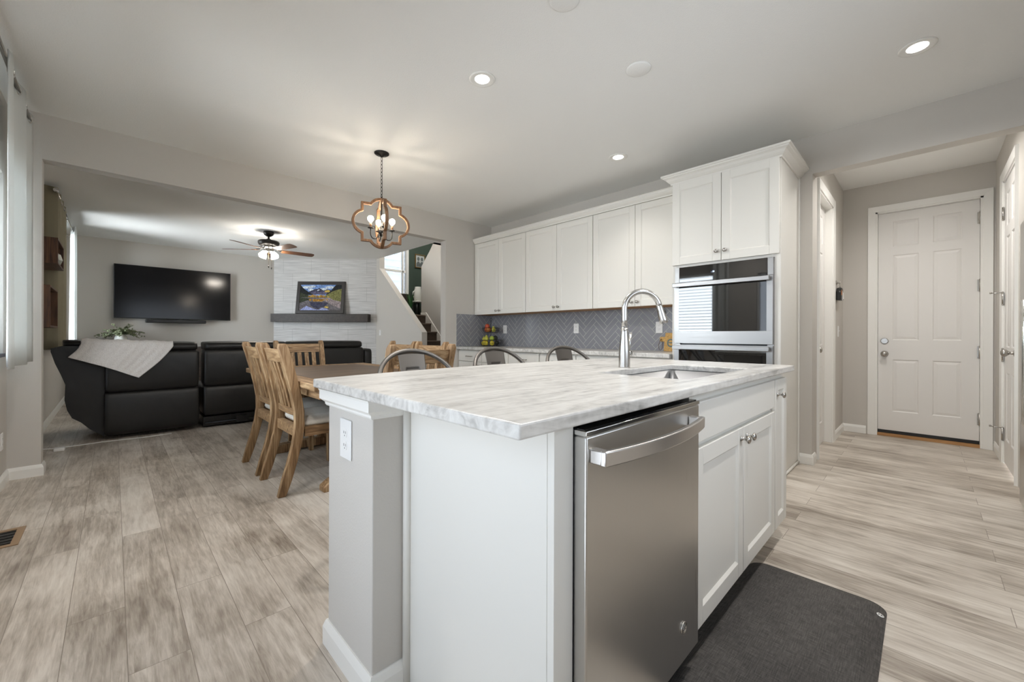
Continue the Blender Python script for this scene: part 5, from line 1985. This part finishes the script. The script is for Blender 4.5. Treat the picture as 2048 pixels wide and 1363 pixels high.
shape(0, [(0, 0.5), (1, 0.5), (1, 1), (0, 1)], 0)
for c in ((0.02, 0.90, 0.28, 0.05), (0.20, 0.93, 0.16, 0.04), (0.46, 0.82, 0.20, 0.06), (0.60, 0.90, 0.22, 0.05), (0.18, 0.80, 0.14, 0.05)):
    shape(1, [(min(1, max(0, c[0] + c[2] / 2 + c[2] / 2 * math.cos(2 * PI * k / 14))), min(1, c[1] + c[3] * math.sin(2 * PI * k / 14))) for k in range(14)], 1)
shape(2, [(0.18, 0.62), (0.22, 0.74), (0.30, 0.79), (0.36, 0.84), (0.41, 0.83), (0.45, 0.87), (0.50, 0.83), (0.56, 0.77), (0.64, 0.82), (0.74, 0.80), (0.78, 0.62)], 2)
shape(10, [(0.58, 0.70), (0.60, 0.77), (0.66, 0.79), (0.72, 0.77), (0.70, 0.70)], 3)
shape(1, [(0.40, 0.76), (0.43, 0.82), (0.47, 0.80), (0.44, 0.76)], 3)
shape(3, [(0.24, 0.62), (0.28, 0.70), (0.36, 0.74), (0.46, 0.70), (0.58, 0.74), (0.70, 0.62)], 3)
shape(11, [(0, 0.60), (0, 0.98), (0.07, 0.86), (0.14, 0.78), (0.24, 0.68), (0.34, 0.60)], 4)
shape(11, [(0.62, 0.60), (0.74, 0.76), (0.80, 0.90), (0.86, 1.0), (1, 1), (1, 0.60)], 4)
shape(6, [(0.60, 0.56), (0.76, 0.72), (0.88, 0.80), (1, 0.84), (1, 0.50), (0.6, 0.5)], 5)
shape(4, [(0, 0.50), (0, 0.70), (0.10, 0.64), (0.22, 0.58), (0.30, 0.50)], 5)
rnd = random.Random(9)
for k in range(26):
    x = 0.22 + 0.52 * rnd.random(); h = 0.05 + 0.06 * rnd.random()
    shape(5 if k % 3 else 10, [(x - 0.025, 0.50), (x + 0.025, 0.50), (x + 0.015, 0.50 + h), (x - 0.012, 0.50 + h)], 6)
shape(7, [(0, 0), (1, 0), (1, 0.50), (0, 0.50)], 5)
shape(9, [(0.45, 0.47), (0.75, 0.50), (1, 0.46), (1, 0.08), (0.84, 0.16), (0.66, 0.32)], 7)
shape(6, [(0.72, 0.50), (1, 0.52), (1, 0.34), (0.82, 0.40)], 8)
for k in range(20):
    x = 0.24 + 0.42 * rnd.random(); h = 0.04 + 0.06 * rnd.random()
    shape(5, [(x - 0.022, 0.44 - h), (x + 0.02, 0.44 - h), (x + 0.026, 0.44), (x - 0.026, 0.44)], 8)
shape(4, [(0, 0.28), (0.10, 0.34), (0.22, 0.40), (0.24, 0.46), (0, 0.50)], 8)
shape(8, [(0.03, 0.0), (0.10, 0.10), (0.18, 0.17), (0.26, 0.12), (0.36, 0.05), (0.46, 0.02), (0.56, 0.10), (0.66, 0.06), (0.74, 0.0)], 7)
shape(2, [(0.24, 0.32), (0.70, 0.30), (0.62, 0.14), (0.52, 0.12), (0.45, 0.04), (0.38, 0.08), (0.28, 0.18)], 6)
shape(10, [(0.60, 0.12), (0.64, 0.17), (0.72, 0.13), (0.68, 0.09)], 9)
art.build('photograph', mats, t, recalc=False)
outlet(facing('-X', (4.1175, 8.26, 1.13)), 'white switch plate on the stair half wall beside the tiled fireplace wall', 0.12, 0.075, 'light switch')

# ------------------------------------------------------------------ ceiling fan
GX, GY = 1.793, 7.454
t = thing('ceiling_fan', 'dark bronze ceiling fan with wooden blades and lit glass shades in the living room', 'ceiling fan', (GX, GY, H - 0.4))
MB().lathe([(0, H - 0.0005), (0.075, H - 0.0005), (0.078, H - 0.02), (0.066, H - 0.055), (0.035, H - 0.078), (0, H - 0.08)], (GX, GY, 0), 'Z', 28).build('canopy', M['bronze'], t)
MB().lathe([(0, H - 0.08), (0.014, H - 0.08), (0.014, H - 0.115), (0.035, H - 0.125), (0.042, H - 0.142), (0, H - 0.142)], (GX, GY, 0), 'Z', 20).build('downrod', M['bronze'], t)
MB().lathe([(0, H - 0.1425), (0.09, H - 0.143), (0.148, H - 0.155), (0.155, H - 0.175), (0.150, H - 0.20), (0.135, H - 0.222), (0.12, H - 0.232), (0, H - 0.233)], (GX, GY, 0), 'Z', 36).build('motor_housing', M['bronze'], t)
MB().lathe([(0, H - 0.2335), (0.10, H - 0.234), (0.10, H - 0.262), (0.075, H - 0.268), (0.07, H - 0.31), (0.085, H - 0.318), (0.08, H - 0.335), (0.03, H - 0.345), (0, H - 0.346)], (GX, GY, 0), 'Z', 28).build('switch_housing', M['nickel'], t)
zb = H - 0.296
for k in range(5):
    a = math.radians(-2.0 + 72 * k)
    fm_ = Matrix.Translation((GX, GY, zb)) @ Matrix.Rotation(a, 4, 'Z') @ Matrix.Rotation(math.radians(-12), 4, 'X')
    ir = MB(fm_)
    ir.tube([(0.088, 0, 0.035), (0.13, 0, 0.012), (0.19, 0, 0.007)], 0.008, 8)
    ir.prism([(0.17, -0.030), (0.25, -0.034), (0.262, 0), (0.25, 0.034), (0.17, 0.030), (0.155, 0)], 'Z', 0.003, 0.008)
    blade = MB(fm_)
    pts = [(0.185, -0.050), (0.22, -0.060), (0.62, -0.070), (0.668, -0.060), (0.683, -0.03), (0.683, 0.03), (0.668, 0.060), (0.62, 0.070), (0.22, 0.060), (0.185, 0.050)]
    blade.prism(pts, 'Z', -0.0035, 0.0028)
    bl_ = blade.build('blade', M['blade'], t, bevel=0.001)
    ir.build('blade_iron', M['bronze'], bl_)
for k in range(4):
    a = math.radians(-103.5 + 45 + 90 * k)
    d = Vector((math.cos(a), math.sin(a), 0))
    c = Vector((GX, GY, H - 0.322)) + d * 0.072
    ax = (d * 0.50 + Vector((0, 0, -0.86))).normalized()
    sk = MB()
    sk.tube([Vector((GX, GY, H - 0.318)) + d * 0.05, c, c + ax * 0.02], 0.013, 10)
    sk = sk.build('lamp_holder', M['nickel'], t)
    sh = MB()
    sh.lathe([(0.016, 0.014), (0.026, 0.020), (0.039, 0.045), (0.048, 0.075), (0.056, 0.102), (0.053, 0.102), (0.045, 0.075), (0.035, 0.045), (0.016, 0.019)], c, ax, 22, closed=True)
    sh.build('glass_shade', M['shade'], sk, recalc=True)
for (dx, L_) in ((0.0, 0.21), (0.045, 0.235)):
    pc = MB()
    px, py = GX + dx * r_.x, GY + dx * r_.y
    pc.tube([(px, py, H - 0.334), (px, py, H - 0.334 - L_)], 0.0016, 6)
    pc = pc.build('pull_chain', M['brass'], t)
    MB().lathe([(0, -0.0), (0.007, -0.004), (0.008, -0.03), (0.005, -0.042), (0, -0.043)], (px, py, H - 0.334 - L_), 'Z', 10).build('pull', M['bronze'], pc)

# ------------------------------------------------------------------ curtains and rods along the left wall
def curtain(name, label, y0, y1, z0, z1, xc, amp, n, mat, lean=0.0, parent_mat='chrome', grom=True, edge=0.0, wrap=0.0):
    t = thing(name, label, 'curtain', (xc, (y0 + y1) / 2, z0))
    mb = MB()
    def P(u, v):
        f = 1 - 0.12 * v
        y = y0 + (y1 - y0) * u + lean * (1 - v) * (0.3 + 0.7 * u)
        x = xc + amp * math.sin(u * n * 2 * PI + 0.6) * (0.75 + 0.25 * (1 - v)) + edge * (1 - v) 
        if wrap and u < wrap:
            x = XL + 0.012 + (x - XL - 0.012) * (u / wrap)
        return (x, y, z0 + (z1 - z0) * v)
    mb.grid(P, n * 20, 12)
    mb.build('cloth', M[mat], t, solid=0.004)
    if grom:
        g = MB()
        for k in range(n * 2):
            u = (k * PI + PI - 0.6) / (n * 2 * PI)
            if 0 < u < 1:
                y = y0 + (y1 - y0) * u
                g.tube([(xc + 0.026 * math.cos(a) * 0.35 + 0.0, y + 0.026 * math.cos(a) * 0.94, z1 - 0.045 + 0.026 * math.sin(a)) for a in [2 * PI * q / 18 for q in range(18)]], 0.005, 8, closed=True)
        g.build('grommets', M[parent_mat], t)
    return t


def rod(label, y0, y1, x, z, brackets, finial=(True, True)):
    t = thing('curtain_rod', label, 'curtain rod', (x, (y0 + y1) / 2, z))
    MB().cyl((x, y0, z), (x, y1, z), 0.0115, seg=14).build('pole', M['nickel'], t)
    for y, on, s in ((y0, finial[0], -1), (y1, finial[1], 1)):
        if on:
            MB().lathe([(0.012, 0), (0.017, 0.004), (0.014, 0.012), (0.022, 0.022), (0.026, 0.036), (0.020, 0.050), (0, 0.056)], (x, y, z), (0, s, 0), 16).build('finial', M['chrome'], t)
    for y in brackets:
        b = MB()
        b.box(XL + 0.0005, x - 0.010, y - 0.006, y + 0.006, z - 0.022, z - 0.010)
        b.box(XL + 0.0005, XL + 0.006, y - 0.015, y + 0.015, z - 0.05, z + 0.03)
        b.box(x - 0.012, x + 0.012, y - 0.006, y + 0.006, z - 0.022, z - 0.0118)
        b.build('bracket', M['nickel'], t)


curtain('window_curtain', 'white grommet curtain at the left edge beside the living room opening', 3.60, 4.57, 0.87, 2.665, -0.435, 0.026, 2, 'curtain')
curtain('window_curtain', 'white grommet curtain panel on the island side of the kitchen window', 2.34, 2.60, 0.87, 2.665, -0.435, 0.036, 2, 'curtain')
rod('grey metal curtain rod through the kitchen curtain at the left edge', 2.30, 4.60, -0.435, 2.620, (2.34, 3.3), (True, False))
curtain('window_curtain', 'curtain coloured taupe for its shade behind the wall cubes on the left living room wall', 6.72, 8.02, 0.90, 2.70, -0.462, 0.030, 4, 'shaded_curtain', lean=-0.04, wrap=0.04)
curtain('window_curtain', 'white curtain hanging in the far left corner of the living room', 8.95, 9.42, 0.62, 2.69, -0.435, 0.040, 2, 'curtain', lean=-0.25)
rod('metal curtain rod with a glass finial on the left living room wall', 6.72, 9.70, -0.452, 2.650, (6.78, 8.2, 9.66), (True, False))


# ------------------------------------------------------------------ wooden wall cubes
def cube_shelf(label, y0, y1, z0, z1, x1):
    t = thing('wall_cube_shelf', label, 'shelf', (XL, (y0 + y1) / 2, z0), 'wooden wall cubes')
    c = MB()
    th = 0.018
    xa = XL + 0.0005
    c.box(xa, x1, y0, y0 + th, z0, z1).box(xa, x1, y1 - th, y1, z0, z1)
    c.box(xa, x1, y0 + th, y1 - th, z0, z0 + th).box(xa, x1, y0 + th, y1 - th, z1 - th, z1)
    c.box(xa, xa + 0.008, y0 + th, y1 - th, z0 + th, z1 - th)
    c.build('shelf_box', M['walnut'], t, bevel=0.001)
    return t


cube_shelf('dark wooden wall cube, the upper of two on the left living room wall', 6.0, 6.66, 1.765, 2.022, -0.391)
cube_shelf('dark wooden wall cube, the lower of two on the left living room wall', 5.5, 6.2, 1.133, 1.514, -0.404)
t = thing('glass_trinket', 'small faceted glass ornament standing in the upper wall cube', 'ornament', (-0.44, 6.45, 1.784))
MB().lathe([(0, 0), (0.03, 0.0), (0.055, 0.07), (0.04, 0.13), (0, 0.16)], (-0.440, 6.45, 1.7835), 'Z', 6, smooth=False).build('ornament_body', plain('pale_glass', srgb(150, 152, 140), 0.08, spec=0.8), t)

# ------------------------------------------------------------------ stairs and landing
t = thing('staircase', 'brown carpeted stairs climbing behind the half wall', 'stairs', (4.7, 7.2, 0))
ris, run = 0.1925, 0.23
y0 = 7.98 - 7 * run
for k in range(8):
    ya = y0 + k * run
    s = MB()
    z1 = ris * (k + 1)
    yb = ya + run if k < 7 else 8.199
    s.prism([(ya + 0.02, ris * k + 0.0005), (ya + 0.02, z1 - 0.04), (ya, z1 - 0.03), (ya, z1 - 0.008), (ya + 0.012, z1), (yb + (0.019 if k < 7 else 0), z1), (yb + (0.019 if k < 7 else 0), ris * k + 0.0005)], 'X', 4.238, 5.083)
    s.build('step', M['carpet'], t)
B(4.238, 6.278, 8.2005, 9.198, ris * 7, ris * 8).build('landing', M['carpet'], t)
sk = MB()
sl = ris / run
sk.prism([(y0 - 0.02, 0.0), (y0 - 0.02, 0.12), (7.985, 1.60), (8.20, 1.60), (8.20, 1.5405), (7.985, 1.5405), (7.985, 1.35), (y0 + 0.3, 0)], 'X', 5.0835, 5.099)
sk.build('skirt_board', M['trim'], t)
# picture on the green wall
t = thing('portrait_picture', 'gold framed black and white portrait of two people on the dark green stair wall', 'picture', (5.67, 9.19, 2.83))
m = facing('-Y', (5.525, 9.1985, 2.815))
MB(m).ring([(0, 0), (0.30, 0), (0.30, 0.355), (0, 0.355)], [(0.025, 0.025), (0.275, 0.025), (0.275, 0.33), (0.025, 0.33)], 'Y', -0.025, 0).build('frame', M['brass'], t, bevel=0.002)
B(0.022, 0.278, -0.010, -0.001, 0.022, 0.333, m=m).build('photo_ground', plain('pale_photo_tone', srgb(178, 182, 180), 0.6), t)
g = MB(m)
for cx, s in ((0.10, 1), (0.205, 0.95)):
    g.prism([(cx + 0.036 * math.cos(2 * PI * k / 20), 0.235 + 0.052 * math.sin(2 * PI * k / 20) * s) for k in range(20)], 'Y', -0.0125, -0.0102)
    g.prism([(cx - 0.06, 0.035), (cx + 0.055, 0.035), (cx + 0.05, 0.12), (cx + 0.02, 0.17), (cx - 0.02, 0.17), (cx - 0.055, 0.12)], 'Y', -0.0118, -0.0102)
g.build('two_figures', plain('grey_photo_tone', srgb(92, 98, 98), 0.6), t)
# black stand with a white vase on the landing
LZ = 1.5405
t = thing('plant_stand', 'small black stand with a white top on the stair landing', 'stand', (5.46, 8.95, LZ))
MB().lathe([(0, 0.0), (0.15, 0.0), (0.155, 0.02), (0.15, 0.03), (0, 0.03)], (5.47, 8.95, LZ + 0.36), 'Z', 28).build('top', M['ceramic'], t)
for k in range(4):
    a = PI / 4 + k * PI / 2
    MB().cyl((5.47 + 0.12 * math.cos(a), 8.95 + 0.12 * math.sin(a), LZ + 0.0005), (5.47 + 0.10 * math.cos(a), 8.95 + 0.10 * math.sin(a), LZ + 0.3595), 0.018, seg=10).build('leg', M['black'], t)
t = thing('white_jug', 'white ceramic jug with a handle on the black landing stand', 'jug', (5.47, 8.95, LZ + 0.39))
MB().lathe([(0, 0), (0.085, 0), (0.10, 0.05), (0.10, 0.22), (0.085, 0.30), (0.075, 0.34), (0.08, 0.36), (0.072, 0.36), (0.068, 0.33), (0, 0.33)], (5.47, 8.95, LZ + 0.391), 'Z', 26).build('body', M['ceramic'], t)
MB().tube([(5.47 - 0.078, 8.95, LZ + 0.66), (5.47 - 0.135, 8.95, LZ + 0.62), (5.47 - 0.15, 8.95, LZ + 0.54), (5.47 - 0.098, 8.95, LZ + 0.46)], 0.012, 10).build('handle', M['ceramic'], t)
t = thing('wooden_planter', 'dark wooden planter box under the stair window', 'planter', (4.8, 9.05, LZ))
B(4.45, 5.22, 8.93, 9.19, LZ + 0.001, 2.09).build('box', M['mantel'], t, bevel=0.004)
t = thing('snake_plant', 'upright green plant with broad leaves on the stair landing', 'plant', (5.13, 8.72, LZ))
MB().lathe([(0, 0.0005), (0.075, 0.0005), (0.095, 0.16), (0.085, 0.16), (0.08, 0.14), (0, 0.14)], (5.10, 8.70, LZ), 'Z', 22).build('pot', M['black'], t)
lf = MB()
rnd = random.Random(3)
for k in range(9):
    a = 2 * PI * k / 9 + rnd.random()
    r0 = 0.03
    hgt = rnd.uniform(0.26, 0.45)
    out = rnd.uniform(0.03, 0.14)
    d = Vector((math.cos(a), math.sin(a), 0))
    w = d.cross(Vector((0, 0, 1)))
    base = Vector((5.10, 8.70, LZ + 0.14)) + d * r0
    prevl = None
    rows = []
    for q in range(7):
        s = q / 6
        c = base + d * out * s * s + Vector((0, 0, hgt * s))
        ww = 0.028 * math.sin(PI * min(1, 0.18 + 0.82 * s)) + 0.001
        rows.append([c - w * ww, c + d * 0.006, c + w * ww])
    V = [[lf.v(p) for p in rw] for rw in rows]
    for q in range(6):
        for j in range(2):
            lf.f([V[q][j], V[q][j + 1], V[q + 1][j + 1], V[q + 1][j]], True)
lf.build('leaves', M['leaf2'], t, recalc=False)

# floor register by the left wall
t = thing('floor_vent', 'tan metal floor register by the left wall', 'vent', (-0.415, 3.36, 0))
MB().ring([(-0.485, 3.225), (-0.342, 3.225), (-0.342, 3.505), (-0.485, 3.505)], [(-0.455, 3.255), (-0.372, 3.255), (-0.372, 3.475), (-0.455, 3.475)], 'Z', 0.0005, 0.005).build('rim', M['vent'], t, bevel=0.001)
B(-0.455, -0.372, 3.255, 3.475, 0.0005, 0.0012).build('duct_opening', M['black'], t)
g = MB()
for k in range(5):
    y = 3.27 + k * 0.045
    g.box(-0.455, -0.372, y, y + 0.006, 0.0013, 0.004)
g.build('louvres', M['bronze'], t)
